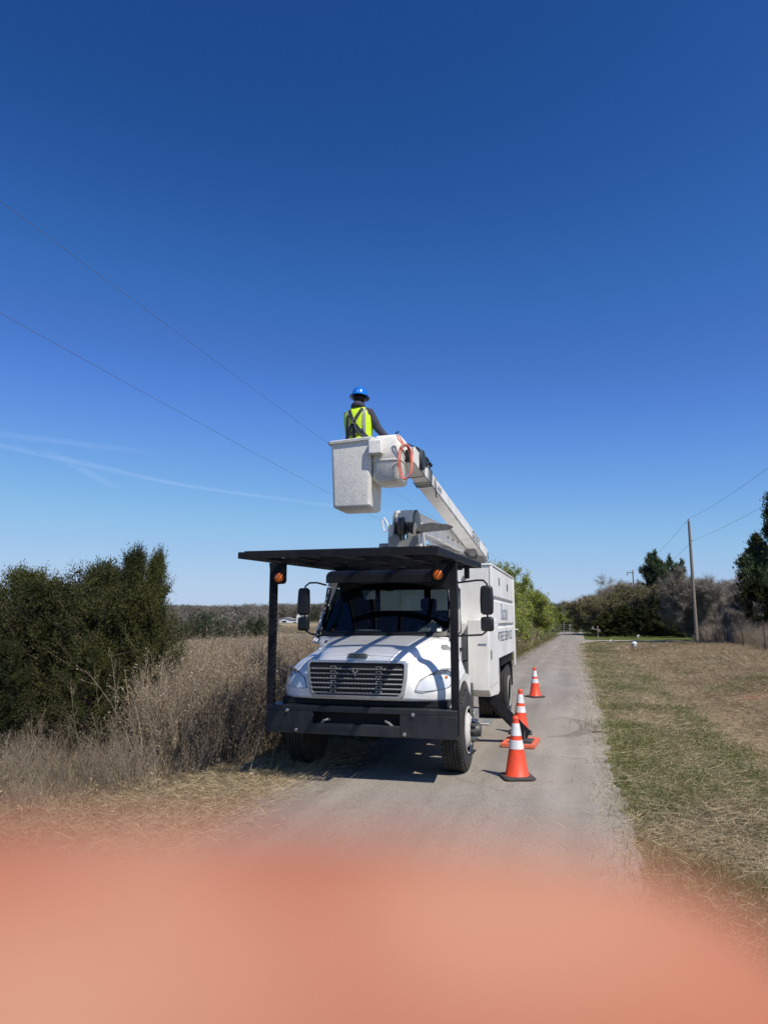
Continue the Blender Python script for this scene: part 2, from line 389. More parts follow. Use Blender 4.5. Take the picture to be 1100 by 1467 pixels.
I = np.arange(nx * ny).reshape(ny, nx)
F = np.stack([I[:-1, :-1], I[:-1, 1:], I[1:, 1:], I[1:, :-1]], -1).reshape(-1, 4)
def ground_material():
    m = bpy.data.materials.new('verge_and_field_ground'); m.use_nodes = True
    t = m.node_tree; b = t.nodes['Principled BSDF']; b.inputs['Roughness'].default_value = .95; b.inputs['Specular IOR Level'].default_value = .1
    L = t.links.new
    def nd(ty, **k):
        n = t.nodes.new(ty)
        for a, v in k.items(): setattr(n, a, v)
        return n
    tc = nd('ShaderNodeTexCoord'); sp = nd('ShaderNodeSeparateXYZ'); L(tc.outputs['Object'], sp.inputs[0])
    def noise_(sc, det=8, rough=.6, vec=None):
        n = nd('ShaderNodeTexNoise'); n.inputs['Scale'].default_value = sc; n.inputs['Detail'].default_value = det; n.inputs['Roughness'].default_value = rough
        L(vec or tc.outputs['Object'], n.inputs['Vector']); return n.outputs['Fac']
    def ramp(f, stops, interp='LINEAR'):
        r = nd('ShaderNodeValToRGB'); r.color_ramp.interpolation = interp
        while len(r.color_ramp.elements) < len(stops): r.color_ramp.elements.new(.5)
        for e, (p, c) in zip(r.color_ramp.elements, stops): e.position = p; e.color = (*c, 1)
        L(f, r.inputs[0]); return r.outputs[0]
    def math_(op, a, b_=None, c=None):
        n = nd('ShaderNodeMath', operation=op)
        for i, q in enumerate((a, b_, c)):
            if q is None: continue
            if isinstance(q, (int, float)): n.inputs[i].default_value = q
            else: L(q, n.inputs[i])
        return n.outputs[0]
    def mix(f, a, c):
        n = nd('ShaderNodeMix', data_type='RGBA'); 
        for s, q in ((0, f), (6, a), (7, c)):
            if isinstance(q, tuple): n.inputs[s].default_value = (*q, 1)
            elif isinstance(q, (int, float)): n.inputs[s].default_value = q
            else: L(q, n.inputs[s])
        return n.outputs[2]
    def rng_(v, a, b_):
        n = nd('ShaderNodeMapRange'); n.inputs[1].default_value = a; n.inputs[2].default_value = b_; L(v, n.inputs[0]); return n.outputs[0]
    straw = ramp(noise_(9, 10, .75), [(.3, (.15, .11, .065)), (.5, (.28, .215, .13)), (.7, (.42, .34, .21))])
    green = ramp(noise_(7, 10, .75), [(.3, (.050, .060, .020)), (.5, (.085, .098, .036)), (.72, (.17, .15, .075))])
    patch = noise_(.9, 4, .6)
    x, y = sp.outputs['X'], sp.outputs['Y']
    # the mown verge nearest the road is greener, the bank is straw
    wob = math_('MULTIPLY', math_('SUBTRACT', patch, .5), 2.2)
    gfac = math_('MULTIPLY', rng_(math_('ADD', x, wob), 3.4, 1.9), rng_(math_('ADD', patch, 0.0), .30, .62))
    col = mix(gfac, straw, green)
    lawn = ramp(noise_(3, 8, .7), [(.3, (.060, .080, .020)), (.7, (.115, .140, .036))])
    col = mix(rng_(math_('ADD', y, math_('MULTIPLY', math_('SUBTRACT', noise_(.35, 3), .5), 14)), 40, 44), col, lawn)
    # far left: weedy field, then tan mown fields in bands
    weed = ramp(noise_(3, 10, .8), [(.3, (.055, .045, .028)), (.7, (.15, .12, .075))])
    col = mix(rng_(x, -4.3, -5.4), col, weed)
    wv = math_('ADD', math_('MULTIPLY', y, 1.0), math_('MULTIPLY', noise_(.02, 3), 60))
    band = ramp(math_('FRACT', math_('MULTIPLY', wv, .0085)), [(0, (.16, .125, .07)), (.22, (.40, .32, .20)), (.42, (.10, .085, .05)), (.5, (.22, .18, .10)), (.62, (.42, .34, .22)), (.75, (.09, .08, .045)), (1, (.17, .13, .07))])
    far = math_('MULTIPLY', rng_(y, 55, 75), rng_(x, -6, -10))
    col = mix(far, col, mix(.2, band, weed))
    hil = rng_(y, 300, 330)
    col = mix(math_('MULTIPLY', hil, rng_(x, 60, 0)), col, ramp(noise_(.05, 6), [(.35, (.05, .05, .03)), (.65, (.13, .10, .065))]))
    # bare red clay showing on the bank
    v = nd('ShaderNodeVectorMath', operation='DISTANCE'); L(tc.outputs['Object'], v.inputs[0]); v.inputs[1].default_value = (4.55, 18.6, .1)
    clay = rng_(math_('ADD', v.outputs['Value'], math_('MULTIPLY', math_('SUBTRACT', noise_(2.2, 5), .5), 1.6)), 1.0, .7)
    col = mix(clay, col, ramp(noise_(14), [(.3, (.30, .095, .05)), (.7, (.42, .16, .09))]))
    L(col, b.inputs['Base Color'])
    bp = nd('ShaderNodeBump'); bp.inputs['Strength'].default_value = .7; bp.inputs['Distance'].default_value = .03
    L(noise_(22, 8, .7), bp.inputs['Height']); L(bp.outputs[0], b.inputs['Normal'])
    return m
g = link('ground', npmesh('ground', np.stack([XX, YY, ZZ], -1).reshape(-1, 3), F, ground_material(), True)); tag(g, kind='structure')

def road_material():
    m = bpy.data.materials.new('chip_seal_asphalt'); m.use_nodes = True
    t = m.node_tree; b = t.nodes['Principled BSDF']; b.inputs['Roughness'].default_value = .88; b.inputs['Specular IOR Level'].default_value = .25
    L = t.links.new
    tc = t.nodes.new('ShaderNodeTexCoord')
    def nz(sc, det=6, rough=.6, scl=None):
        n = t.nodes.new('ShaderNodeTexNoise'); n.inputs['Scale'].default_value = sc; n.inputs['Detail'].default_value = det; n.inputs['Roughness'].default_value = rough
        if scl:
            mp = t.nodes.new('ShaderNodeMapping'); mp.inputs['Scale'].default_value = scl; L(tc.outputs['Object'], mp.inputs[0]); L(mp.outputs[0], n.inputs[0])
        else: L(tc.outputs['Object'], n.inputs[0])
        return n.outputs['Fac']
    def ramp(f, a, ca, bb, cb):
        r = t.nodes.new('ShaderNodeValToRGB'); r.color_ramp.elements[0].position = a; r.color_ramp.elements[1].position = bb
        r.color_ramp.elements[0].color = (*ca, 1); r.color_ramp.elements[1].color = (*cb, 1); L(f, r.inputs[0]); return r.outputs[0]
    def mul(a, c):
        n = t.nodes.new('ShaderNodeMix'); n.data_type = 'RGBA'; n.blend_type = 'MULTIPLY'; n.inputs[0].default_value = 1; L(a, n.inputs[6]); L(c, n.inputs[7]); return n.outputs[2]
    base = ramp(nz(95, 3, .8), .34, (.165, .149, .128), .66, (.46, .42, .36))
    blot = ramp(nz(1.3, 7, .6, (1, .35, 1)), .3, (.80, .78, .77), .7, (1.08, 1.07, 1.05))
    trk = ramp(nz(1.1, 3, .5, (2.2, .06, 1)), .35, (.86, .85, .84), .65, (1.06, 1.06, 1.06))
    speck = ramp(nz(210, 2, .9), .30, (.45, .44, .43), .42, (1, 1, 1))
    c = mul(mul(mul(base, blot), trk), speck)
    # cracks
    v = t.nodes.new('ShaderNodeTexVoronoi'); v.feature = 'DISTANCE_TO_EDGE'; v.inputs['Scale'].default_value = .35
    wn = t.nodes.new('ShaderNodeTexNoise'); wn.inputs['Scale'].default_value = 1.6; wn.inputs['Detail'].default_value = 8; L(tc.outputs['Object'], wn.inputs[0])
    va = t.nodes.new('ShaderNodeVectorMath'); va.operation = 'MULTIPLY_ADD'; va.inputs[1].default_value = (1.6, 1.6, 0); L(wn.outputs['Color'], va.inputs[0]); L(tc.outputs['Object'], va.inputs[2])
    L(va.outputs[0], v.inputs[0])
    c = mul(c, ramp(v.outputs['Distance'], .0, (.80, .78, .75), .006, (1, 1, 1)))
    L(c, b.inputs['Base Color'])
    bp = t.nodes.new('ShaderNodeBump'); bp.inputs['Strength'].default_value = .55; bp.inputs['Distance'].default_value = .006
    L(nz(130, 3, .8), bp.inputs['Height']); L(bp.outputs[0], b.inputs['Normal'])
    return m
M['road'] = road_material()
ys = np.concatenate([np.arange(-40, 40, .2), np.arange(40, 121, 1.)])
lx = -3.22 + .05 * np.sin(ys * 1.3) + N.normal(0, .035, len(ys)) + np.where(ys < 9.5, -.2, 0); rx = .32 + .05 * np.sin(ys * .9 + 2) + N.normal(0, .04, len(ys))
rx = rx + .9 * sstep(63, 68, ys) * sstep(74.5, 70, ys)
V = []; 
for a, bb, c in zip(lx, rx, ys):
    V += [(a - .05, c, -.05), (a, c, -.006), (a * .75 + bb * .25, c, .004), ((a + bb) / 2, c, .008), (a * .25 + bb * .75, c, .004), (bb, c, -.006), (bb + .05, c, -.05)]
F = [[i * 7 + k, i * 7 + k + 1, (i + 1) * 7 + k + 1, (i + 1) * 7 + k] for i in range(len(ys) - 1) for k in range(6)]
road = link('road', npmesh('road', V, F, M['road'], True)); tag(road, kind='structure')
# gravel drive leaving to the right past the mailbox
V = []; n = 60
for i in range(n + 1):
    x = .2 + i * .55; y = 68.8 + .05 * i + .0012 * i * i; z = float(gz(x, y)) + .045
    V += [(x, y - 1.25 - .05 * math.sin(i), z), (x, y + 1.25 + .06 * math.sin(i * 1.7), z)]
F = [[2*i, 2*i+2, 2*i+3, 2*i+1] for i in range(n)]
dr = link('driveway', npmesh('driveway', V, F, mat('pale_gravel', (.38, .34, .29), .95, var=.2, vscale=12), True)); tag(dr, kind='structure')
# curved tyre scuff on the asphalt beside the cones
def scuff():
    m = bpy.data.materials.new('tyre_scuff'); m.use_nodes = True; t = m.node_tree; t.nodes.clear()
    o = t.nodes.new('ShaderNodeOutputMaterial'); tr = t.nodes.new('ShaderNodeBsdfTransparent'); d = t.nodes.new('ShaderNodeBsdfDiffuse'); d.inputs[0].default_value = (.075, .065, .058, 1)
    tc = t.nodes.new('ShaderNodeTexCoord'); n = t.nodes.new('ShaderNodeTexNoise'); n.inputs['Scale'].default_value = 9; n.inputs['Detail'].default_value = 9; n.inputs['Roughness'].default_value = .8
    r = t.nodes.new('ShaderNodeValToRGB'); r.color_ramp.elements[0].position = .36; r.color_ramp.elements[0].color = (0, 0, 0, 1); r.color_ramp.elements[1].position = .7; r.color_ramp.elements[1].color = (.42, .42, .42, 1)
    mx = t.nodes.new('ShaderNodeMixShader'); L = t.links.new
    L(tc.outputs['Object'], n.inputs[0]); L(n.outputs['Fac'], r.inputs[0]); L(r.outputs[0], mx.inputs[0]); L(tr.outputs[0], mx.inputs[1]); L(d.outputs[0], mx.inputs[2]); L(mx.outputs[0], o.inputs[0])
    return m
V = []; k = 40
for i in range(k + 1):
    a = rad(-80 + 150 * i / k); w = .16 * math.sin(PI * (i + 3) / (k + 6))
    for q in (-w, w): V.append((-.72 + (.80 + q) * math.cos(a), 13.1 + (1.25 + q) * math.sin(a), .0165))
F = [[2*i, 2*i+2, 2*i+3, 2*i+1] for i in range(k)]
sk = link('skid_mark', npmesh('skid_mark', V, F, scuff()), road)

# ================================================================== UNDERGROWTH (stuff)
# dead stalks
def stalk_clump(seed, n=16, h=1.5, spread=.32, lean=.25, branch=True, w=.006, nb=5):
    r = np.random.default_rng(seed); P0 = []; P1 = []; R0 = []; R1 = []; LC = []; LD = []; LL = []
    for i in range(n):
        p = np.array([r.normal(0, spread), r.normal(0, spread), -.05]); hh = h * r.uniform(.55, 1.05)
        d = np.array([r.normal(0, lean) + .10, r.normal(0, lean), 1.]); d /= np.linalg.norm(d); seg = 6
        bend = r.normal(0, .10, 3); bend[2] = -abs(bend[2]) * .3
        for s in range(seg):
            q = p + d * hh / seg; a = w * (1 - s / seg * .75) * r.uniform(.8, 1.2)
            P0.append(p); P1.append(q); R0.append(a); R1.append(a * .85)
            if branch and s >= 2:
                for _ in range(nb if s > 3 else 2):
                    bd = d * .9 + r.normal(0, .42, 3); bd[2] = abs(bd[2]); bd /= np.linalg.norm(bd)
                    l = r.uniform(.08, .28) * h / 1.5
                    q0 = p + (q - p) * r.uniform(0, 1)
                    P0.append(q0); P1.append(q0 + bd * l); R0.append(a * .5); R1.append(a * .3)
                    for _ in range(2):
                        LC.append(q0 + bd * l * r.uniform(.5, 1)); LD.append(bd + r.normal(0, .5, 3)); LL.append(r.uniform(.015, .04))
            elif r.random() < .35:
                LC.append(p); LD.append(r.normal(0, 1, 3) + [0, 0, .3]); LL.append(r.uniform(.05, .14))
            p = q; d = d + bend * .5; d /= np.linalg.norm(d)
    V, F = prisms(np.array(P0), np.array(P1), np.array(R0), np.array(R1))
    LV, LF = leaves(np.array(LC), np.array(LD), np.array(LL), np.array(LL) * .35, r)
    return merge([(V, F), (LV, LF)])
M['stalk'] = leafmat('dead_stalks', (.19, .146, .102), (.50, .405, .29), .85, .15, 1.6, .1)
M['stalk2'] = leafmat('pale_straw', (.30, .23, .14), (.58, .47, .31), .8, .2, 2.5, .15)
M['brush'] = leafmat('grey_brush', (.16, .128, .095), (.40, .335, .25), .9, .1, 1.6, .1)
def grass_clump(seed, n=60, h=.12, rad_=.16, w=.005, flop=.5):
    r = np.random.default_rng(seed); C = np.stack([r.normal(0, rad_, n), r.normal(0, rad_, n), np.full(n, -.01)], 1)
    D = np.stack([r.normal(0, flop, n), r.normal(0, flop, n), np.ones(n)], 1); L_ = h * r.uniform(.4, 1.2, n)
    return leaves(C, D, L_, w * r.uniform(.7, 1.5, n), r)
def flat_straw(seed, n=95, rad_=.28):
    r = np.random.default_rng(seed); C = np.stack([r.normal(0, rad_, n), r.normal(0, rad_, n), r.uniform(.0, .05, n)], 1)
    D = np.stack([r.normal(0, 1, n), r.normal(0, 1, n), r.normal(.12, .2, n)], 1)
    return leaves(C, D, r.uniform(.04, .19, n), r.uniform(.0016, .004, n), r)
M['gr_green'] = leafmat('green_grass', (.055, .070, .022), (.15, .165, .06), .8, .3, 3)
M['gr_dry'] = leafmat('dry_grass', (.27, .20, .115), (.68, .55, .36), .85, .2, 4)
M['gr_mid'] = leafmat('yellowing_grass', (.12, .115, .045), (.34, .29, .14), .8, .25, 4)
M['gr_brown'] = leafmat('brown_thatch', (.17, .118, .072), (.42, .32, .20), .9, .1, 4)
M['gr_bright'] = leafmat('fresh_grass', (.095, .12, .032), (.24, .27, .09), .75, .3, 4)
gsrc = [npmesh('grass_clump', *grass_clump(i, 90, .065, .16, .0035), M['gr_green']) for i in range(3)] + \
       [npmesh('grass_clump', *grass_clump(10 + i, 80, .075, .16, .0035), M['gr_mid']) for i in range(3)] + \
       [npmesh('straw_clump', *flat_straw(20 + i), M['gr_dry']) for i in range(4)] + \
       [npmesh('tuft_clump', *grass_clump(30 + i, 50, .20, .07, .004, .45), M['stalk2']) for i in range(2)] + \
       [npmesh('brown_straw_clump', *flat_straw(40 + i, 95), M['gr_brown']) for i in range(3)] + [npmesh('bright_grass_clump', *grass_clump(45 + i, 110, .08, .17, .004), M['gr_bright']) for i in range(2)]
# right verge: sample in (x,y) so that density falls with distance
def samp(n, x0, x1, y0, y1, pw=1.0):
    x = N.uniform(x0, x1, n); u = N.uniform(0, 1, n)
    y = y0 * (y1 / y0) ** (u ** pw); return x, y
x, y = samp(42000, .34, 9.5, 3.2, 60)
keep = x < np.interp(y, [3, 8, 16, 40, 60], [2.6, 4, 6.5, 9.5, 9.5])
x, y = x[keep], y[keep]
pn = np.array([.6*noise.noise((a * 1.4, b * .8, 3.)) + .5*noise.noise((a * 4, b * 3, 5.)) for a, b in zip(x, y)])
edge = x < .75 + .25 * pn
green = (N.uniform(0, 1, len(x)) < np.clip(.46 + pn * 2.4 - np.maximum(0, x - 1.1 - .02*y) * .55, 0, 1)) | (y > 41)
swale = np.abs(x - 1.75 - .01 * y + pn * .5) < .30
u = N.uniform(0, 1, len(x))
idx = np.where((green | swale) & (u < .70), N.integers(0, 3, len(x)), np.where(u < .80, np.where(u < .5, N.integers(6, 10, len(x)), N.integers(3, 6, len(x))), N.integers(6, 10, len(x))))
idx = np.where((x > 2.6 + pn) & (y < 41), np.where(u < .975, N.integers(6, 10, len(x)), N.integers(10, 12, len(x))), idx)
pb = np.array([noise.noise((a * .9, b * .35, 12.)) for a, b in zip(x, y)])
idx = np.where((x > 3.3 + pb) & (y < 56) & (N.uniform(0, 1, len(x)) < .60), N.integers(12, 15, len(x)), idx)
idx = np.where(swale & (N.uniform(0, 1, len(x)) < .7) & (y < 40), N.integers(15, 17, len(x)), idx)
idx = np.where((x < 1.5) & (pb > .0) & (N.uniform(0, 1, len(x)) < .42), N.integers(15, 17, len(x)), idx)
idx = np.where((x > 3.5) & (pb > .32) & (N.uniform(0, 1, len(x)) < .6), N.integers(15, 17, len(x)), idx)
clay = (np.hypot(x - 4.55, y - 18.6) < 1.0)
k = ~clay & ~((y > 67.2)) & (~edge | (u < .6)) & ((x > .5) | (u < .10))
x, y, idx, pn = x[k], y[k], idx[k], pn[k]
sc = N.uniform(.7, 1.35, len(x)) * np.interp(y, [3, 15, 60], [.9, 1.1, 2.2]) * (1 + .5 * np.clip(pn, -1, 1))
P = np.stack([x, y, gz(x, y) + .005], 1)
o = scatter('verge_grass', P, N.uniform(0, 6.28, len(x)), sc, idx, gsrc)
tag(o, 'mown green and straw coloured grass on the verge right of the road', 'grass', kind='stuff')
# left verge in front of the weeds
x = N.uniform(-6.2, -3.15, 9000); y = 3.6 + N.uniform(0, 1, 9000) ** 1.3 * 7.0
k = x < -3.42 - .25 * N.uniform(0, 1, 9000) ** 2
x, y = x[k], y[k]; u = N.uniform(0, 1, len(x))
idx = np.where((u < .78), N.integers(0, 6, len(x)), np.where(N.uniform(0, 1, len(x)) < .55, N.integers(12, 15, len(x)), N.integers(6, 10, len(x))))
near_edge = x > -3.75; idx = np.where(near_edge & (u < .6), N.integers(6, 10, len(x)), idx)
P = np.stack([x, y, gz(x, y) + .005], 1)
o = scatter('left_verge_grass', P, N.uniform(0, 6.28, len(x)), N.uniform(.7, 1.3, len(x)), idx, gsrc)
tag(o, 'low green and dry grass strip between the road and the dead weeds', 'grass', kind='stuff')

# tall dead weeds left of the truck and behind it
wsrc = [npmesh('weed_clump', *stalk_clump(50 + i, 15, 1.5, .30, .15, True, .006, 4), M['stalk']) for i in range(5)] + \
       [npmesh('brush_clump', *stalk_clump(60 + i, 13, 1.45, .25, .30, True, .008, 6), M['brush']) for i in range(3)] + \
       [npmesh('reed_clump', *stalk_clump(70 + i, 9, .95, .18, .45, False, .009), M['stalk2']) for i in range(3)]
def inview(x, y, m=3.0):
    xc = x * math.cos(YAW) + y * math.sin(YAW); yc = -x * math.sin(YAW) + y * math.cos(YAW)
    return (np.abs(xc) < yc * .58 + m) & (yc > 1)
n = 13500; u = N.uniform(0, 1, n); y = 6.0 * (75 / 6.0) ** u; x = -4.3 - N.uniform(0, 1, n) ** 1.2 * (4 + y * .95)
k = inview(x, y) & (x < np.interp(y, [0, 8.2, 9, 12, 100], [-5.3, -5.0, -4.55, -4.3, -4.3])) & (y > 8.35) & ((x / y > -.635) | (y > 10.8)); x, y = x[k], y[k]
pn = np.array([noise.noise((a * .35, b * .35, 9.)) for a, b in zip(x, y)])
u = N.uniform(0, 1, len(x)); idx = np.where(u < .72, N.integers(0, 5, len(x)), np.where(u < .84, N.integers(5, 8, len(x)), N.integers(8, 11, len(x))))
sc = (1.0 + pn * .25) * N.uniform(.8, 1.12, len(x)) * np.interp(y, [6, 9, 20, 75], [.86, .98, 1.0, .75])
sc = sc * np.interp(x, [-60, -6.8, -6.0, -5.2, -4.5], [1, 1.08, 1.06, .98, .72])
sc = sc * np.where(idx >= 8, 1.5, 1.0)
sx = sc * np.interp(y, [6, 20, 75], [1, 1.3, 3])
P = np.stack([x, y, gz(x, y)], 1)
o = scatter('dead_weeds', P, N.uniform(0, 6.28, len(x)), np.stack([sx, sx, sc], 1), idx, wsrc)
tag(o, 'dense tall brown dead weeds filling the field left of the truck', 'weeds', kind='stuff')
# front fringe: pale reeds and brush under the cedars, left foreground
n = 1500; x = N.uniform(-10.5, -4.6, n); y = N.uniform(5.2, 9.0, n)
k = inview(x, y, 1.5) & (y > 5.2 + .28 * (x + 9.5) * 0 + np.interp(x, [-9.5, -6, -4.4], [0, .5, 2.6])); x, y = x[k], y[k]
k = N.uniform(0, 1, len(x)) < .55; x, y = x[k], y[k]
u = N.uniform(0, 1, len(x)); idx = np.where(u < .30, N.integers(5, 8, len(x)), np.where(u < .45, N.integers(0, 5, len(x)), N.integers(8, 11, len(x))))
sc = N.uniform(.28, .68, len(x)) * np.interp(y, [5.2, 8, 9.4], [.5, .95, 1.05])
P = np.stack([x, y, gz(x, y)], 1)
o = scatter('reed_fringe', P, N.uniform(0, 6.28, len(x)), sc, idx, wsrc)
tag(o, 'pale dry reeds and grey brush in front of the dark cedars', 'reeds', kind='stuff')
# rough growth along the fence on the right bank
n = 1000; y = N.uniform(24, 62, n); x = np.interp(y, [24, 42, 62], [7.4, 8.2, 9.8]) + np.abs(N.normal(0, 1.1, n))
u = N.uniform(0, 1, n); idx = np.where(u < .4, N.integers(5, 8, n), np.where(u < .55, N.integers(0, 5, n), N.integers(8, 11, n)))
P = np.stack([x, y, gz(x, y)], 1)
o = scatter('fence_line_weeds', P, N.uniform(0, 6.28, n), N.uniform(.5, 1.15, n) * np.interp(y, [24, 62], [.6, 1.2]), idx, wsrc)
tag(o, 'dry brown brush growing along the wire fence on the right bank', 'brush', kind='stuff')
# ================================================================== BUCKET TRUCK
TL = Vector((-2.53, 8.0, 0.0))
T = thing('bucket_truck', TL, 'white bucket truck parked on the road with black cab guard and raised boom', 'truck')
def tw(x, y, z): return Vector((x, y, z)) - TL      # world -> truck coordinates
def part(name, b, mt, parent=None, **k): return obj(name, b, mt, parent or T, **k)

# --- front bumper
b = B()
b.box(-1.165, 1.165, 0, .10, .785, .850)
b.box(-1.165, -.56, .0, .10, .530, .785); b.box(.50, 1.165, .0, .10, .530, .785); b.box(-.56, .50, .0, .10, .530, .655)
b.box(-1.165, 1.165, .10, .30, .835, .850)
bump = part('bumper', b, 'bumper', bevel=.012)
part('bumper_backing', B().box(-.60, .54, .16, .2, .50, .85), 'dark', bump)
part('bumper_end', B().prism([(.10, .535), (.55, .62), (.55, .845), (.10, .845)], 1.135, 1.163, 'x'), 'bumper', bump)
part('bumper_end', B().prism([(.10, .535), (.55, .62), (.55, .845), (.10, .845)], -1.163, -1.135, 'x'), 'bumper', bump)
part('bumper_plate', B().box(-.80, .46, -.005, -.001, .533, .65), 'bumper', bump)
for x, z in ((-.88, .79), (.66, .79), (-.76, .57), (.56, .57)):
    part('bolt', B().lathe([(0, -.03), (.013, -.028), (.017, -.014), (.022, -.0135), (.022, .0)], (x, 0 if z > .6 else -.0, z), 'y', 10), 'chrome', bump, smooth=True)
for s, x in ((1, -.45), (-1, .40)):
    part('tow_hook', B().tube([(x, .10, .63), (x, .02, .66), (x + s*.03, -.0, .69), (x + s*.07, .02, .70), (x + s*.085, .08, .69)], .014, 8), 'grey', bump, smooth=True)
part('valance', B().box(-1.02, 1.02, .16, .5, .852, .935), 'dark', bevel=.01)
part('front_axle', B().tube([(-.9, 1.0, .46), (.9, 1.0, .46)], .075, 12).box(-.45, -.36, .2, 6.9, .5, .78).box(.36, .45, .2, 6.9, .5, .78).box(-.36, .36, 1.2, 1.35, .55, .7).box(-.3, .3, .6, 2.2, .6, 1.2), 'dark')

# --- hood: lofted from front lip to cowl, fenders either side
ST = [ # rows: (x, y, z) of eight control points from centre to outer lower edge
 [(0,.07,.93),(.28,.07,.93),(.56,.08,.93),(.68,.10,.93),(.80,.13,.93),(.93,.19,.93),(1.02,.30,.93),(1.05,.42,.93)],
 [(0,.05,1.09),(.28,.05,1.09),(.57,.06,1.09),(.68,.09,1.07),(.80,.12,1.05),(.94,.19,1.04),(1.04,.31,1.02),(1.07,.42,.99)],
 [(0,.06,1.27),(.28,.06,1.27),(.56,.08,1.27),(.66,.15,1.23),(.79,.17,1.21),(.94,.26,1.18),(1.05,.38,1.13),(1.08,.46,1.03)],
 [(0,.10,1.40),(.28,.10,1.395),(.53,.13,1.375),(.64,.24,1.31),(.78,.27,1.31),(.94,.36,1.27),(1.06,.46,1.18),(1.085,.52,1.04)],
 [(0,.20,1.47),(.28,.21,1.465),(.52,.25,1.44),(.64,.38,1.37),(.79,.42,1.375),(.94,.50,1.33),(1.06,.56,1.22),(1.09,.60,1.06)],
 [(0,.50,1.545),(.30,.50,1.54),(.56,.52,1.515),(.69,.62,1.44),(.82,.66,1.425),(.95,.72,1.37),(1.05,.76,1.27),(1.085,.78,1.14)],
 [(0,.85,1.60),(.35,.85,1.595),(.66,.87,1.565),(.79,.92,1.50),(.89,.95,1.45),(.97,.97,1.38),(1.04,.98,1.28),(1.08,.99,1.17)],
 [(0,1.28,1.655),(.42,1.28,1.65),(.78,1.30,1.615),(.88,1.32,1.55),(.94,1.33,1.48),(.98,1.34,1.40),(1.02,1.35,1.28),(1.06,1.36,1.16)],
]
def cr(p0, p1, p2, p3, t): return .5 * ((2*p1) + (-p0+p2)*t + (2*p0-5*p1+4*p2-p3)*t*t + (-p0+3*p1-3*p2+p3)*t**3)
def crow(pts, n, mirror=False):
    out = []; k = len(pts)
    for i in range(k - 1):
        a = pts[i-1] if i else (pts[1] * np.array([-1, 1, 1]) if mirror else 2*pts[0]-pts[1]); d = pts[i+2] if i + 2 < k else 2*pts[-1]-pts[-2]
        for j in range(n): out.append(cr(a, pts[i], pts[i+1], d, j / n))
    out.append(pts[-1]); return out
G = [crow([np.array(p, float) for p in row], 4, True) for row in ST]
cols = list(zip(*G)); cols = [crow(list(c), 4) for c in cols]      # cols[j][i]
nj, ni = len(cols), len(cols[0])
b = B(); V = []; ids = {}
for sgn in (1, -1):
    for j in range(nj):
        for i in range(ni):
            if sgn < 0 and j == 0: ids[(sgn, 0, i)] = ids[(1, 0, i)]; continue
            p = cols[j][i]; ids[(sgn, j, i)] = len(V); V.append((p[0] * sgn, p[1], p[2]))
Fh = []
for sgn in (1, -1):
    for j in range(nj - 1):
        for i in range(ni - 1):
            q = [ids[(sgn, j, i)], ids[(sgn, j+1, i)], ids[(sgn, j+1, i+1)], ids[(sgn, j, i+1)]]
            Fh.append(q)
b.v = V; b.f = Fh
hood = part('hood', b, 'white', smooth=True, angle=60)
sm = hood.modifiers.new('thick', 'SOLIDIFY'); sm.thickness = .02; sm.offset = -1
hood['label'] = 'white sloping hood with fenders, striped by the shadow of the guard mesh'
# side flares over the wheel, curving to the sill
for s in (-1, 1):
    b = B(); pts = []
    for k in range(15):
        a = rad(28 + 150 * k / 14); pts.append((math.cos(a), math.sin(a)))
    for (ca, sa) in pts[:-1]: pass
    V = []; F_ = []
    for k, (ca, sa) in enumerate(pts):
        y0, z0 = 1.0 - ca * .60, .50 + sa * .60; y1, z1 = 1.0 - ca * .68, .50 + sa * .69
        V += [(s*1.085, y0, z0), (s*1.085, y1, z1), (s*1.03, y1, z1), (s*.93, y0, z0)]
    for k in range(14):
        for q in range(4): F_.append((k*4+q, k*4+(q+1) % 4, k*4+4+(q+1) % 4, k*4+4+q))
    b.add(V, F_); part('wheel_arch', b, 'white', smooth=True)
    part('hood_side', B().prism([(1.0, 1.17), (1.40, 1.16), (1.72, 1.12), (1.72, .95), (1.62, .74), (1.57, .86), (1.42, 1.07), (1.2, 1.165)], s*1.02, s*1.06, 'x'), 'white', bevel=.01)
# seams and vents
for s in (-1, 1):
    v = B()
    best = min(((j, i) for j in range(1, nj-1) for i in range(1, ni-1)), key=lambda q: (cols[q[0]][q[1]][0] - .835)**2 + (cols[q[0]][q[1]][1] - 1.0)**2)
    j_, i_ = best; du = Vector(cols[j_+1][i_]) - Vector(cols[j_-1][i_]); dv = Vector(cols[j_][i_+1]) - Vector(cols[j_][i_-1])
    n = du.cross(dv).normalized(); n = n if n.z > 0 else -n
    ctr = Vector(cols[j_][i_]); ctr.x *= s; n.x *= s
    ax = Vector((s*.35, .85, 0)); ax = (ax - n * ax.dot(n)).normalized(); ay = n.cross(ax).normalized() * s; cx, cy, cz = ctr + n * .004
    out = []
    for (u, w) in ((-.15,-.035),(-.135,-.06),(.08,-.065),(.125,-.045),(.13,.0),(.11,.045),(.05,.06),(-.08,.0)): out.append((u, w))
    C0 = Vector((cx, cy, cz)) - n * .012
    k = len(out)
    v.add([C0 + ax*u + ay*w for u, w in out] + [C0 + ax*u + ay*w + n*.022 for u, w in out], [tuple(range(k))[::-1], tuple(range(k, 2*k))] + [(i, (i+1) % k, k+(i+1) % k, k+i) for i in range(k)])
    vent = part('hood_vent', v, 'white', bevel=.004)
    for q in range(5):
        t = -.048 + q * .022; u0 = -.12 + max(0, t + .02) * 1.6; u1 = .105
        p, r_ = C0 + ax*u0 + ay*t + n*.024, C0 + ax*u1 + ay*t + n*.024
        part('slot', B().beam(p, r_, .006, .010, n), 'dark', vent)
b = B(); pr = []
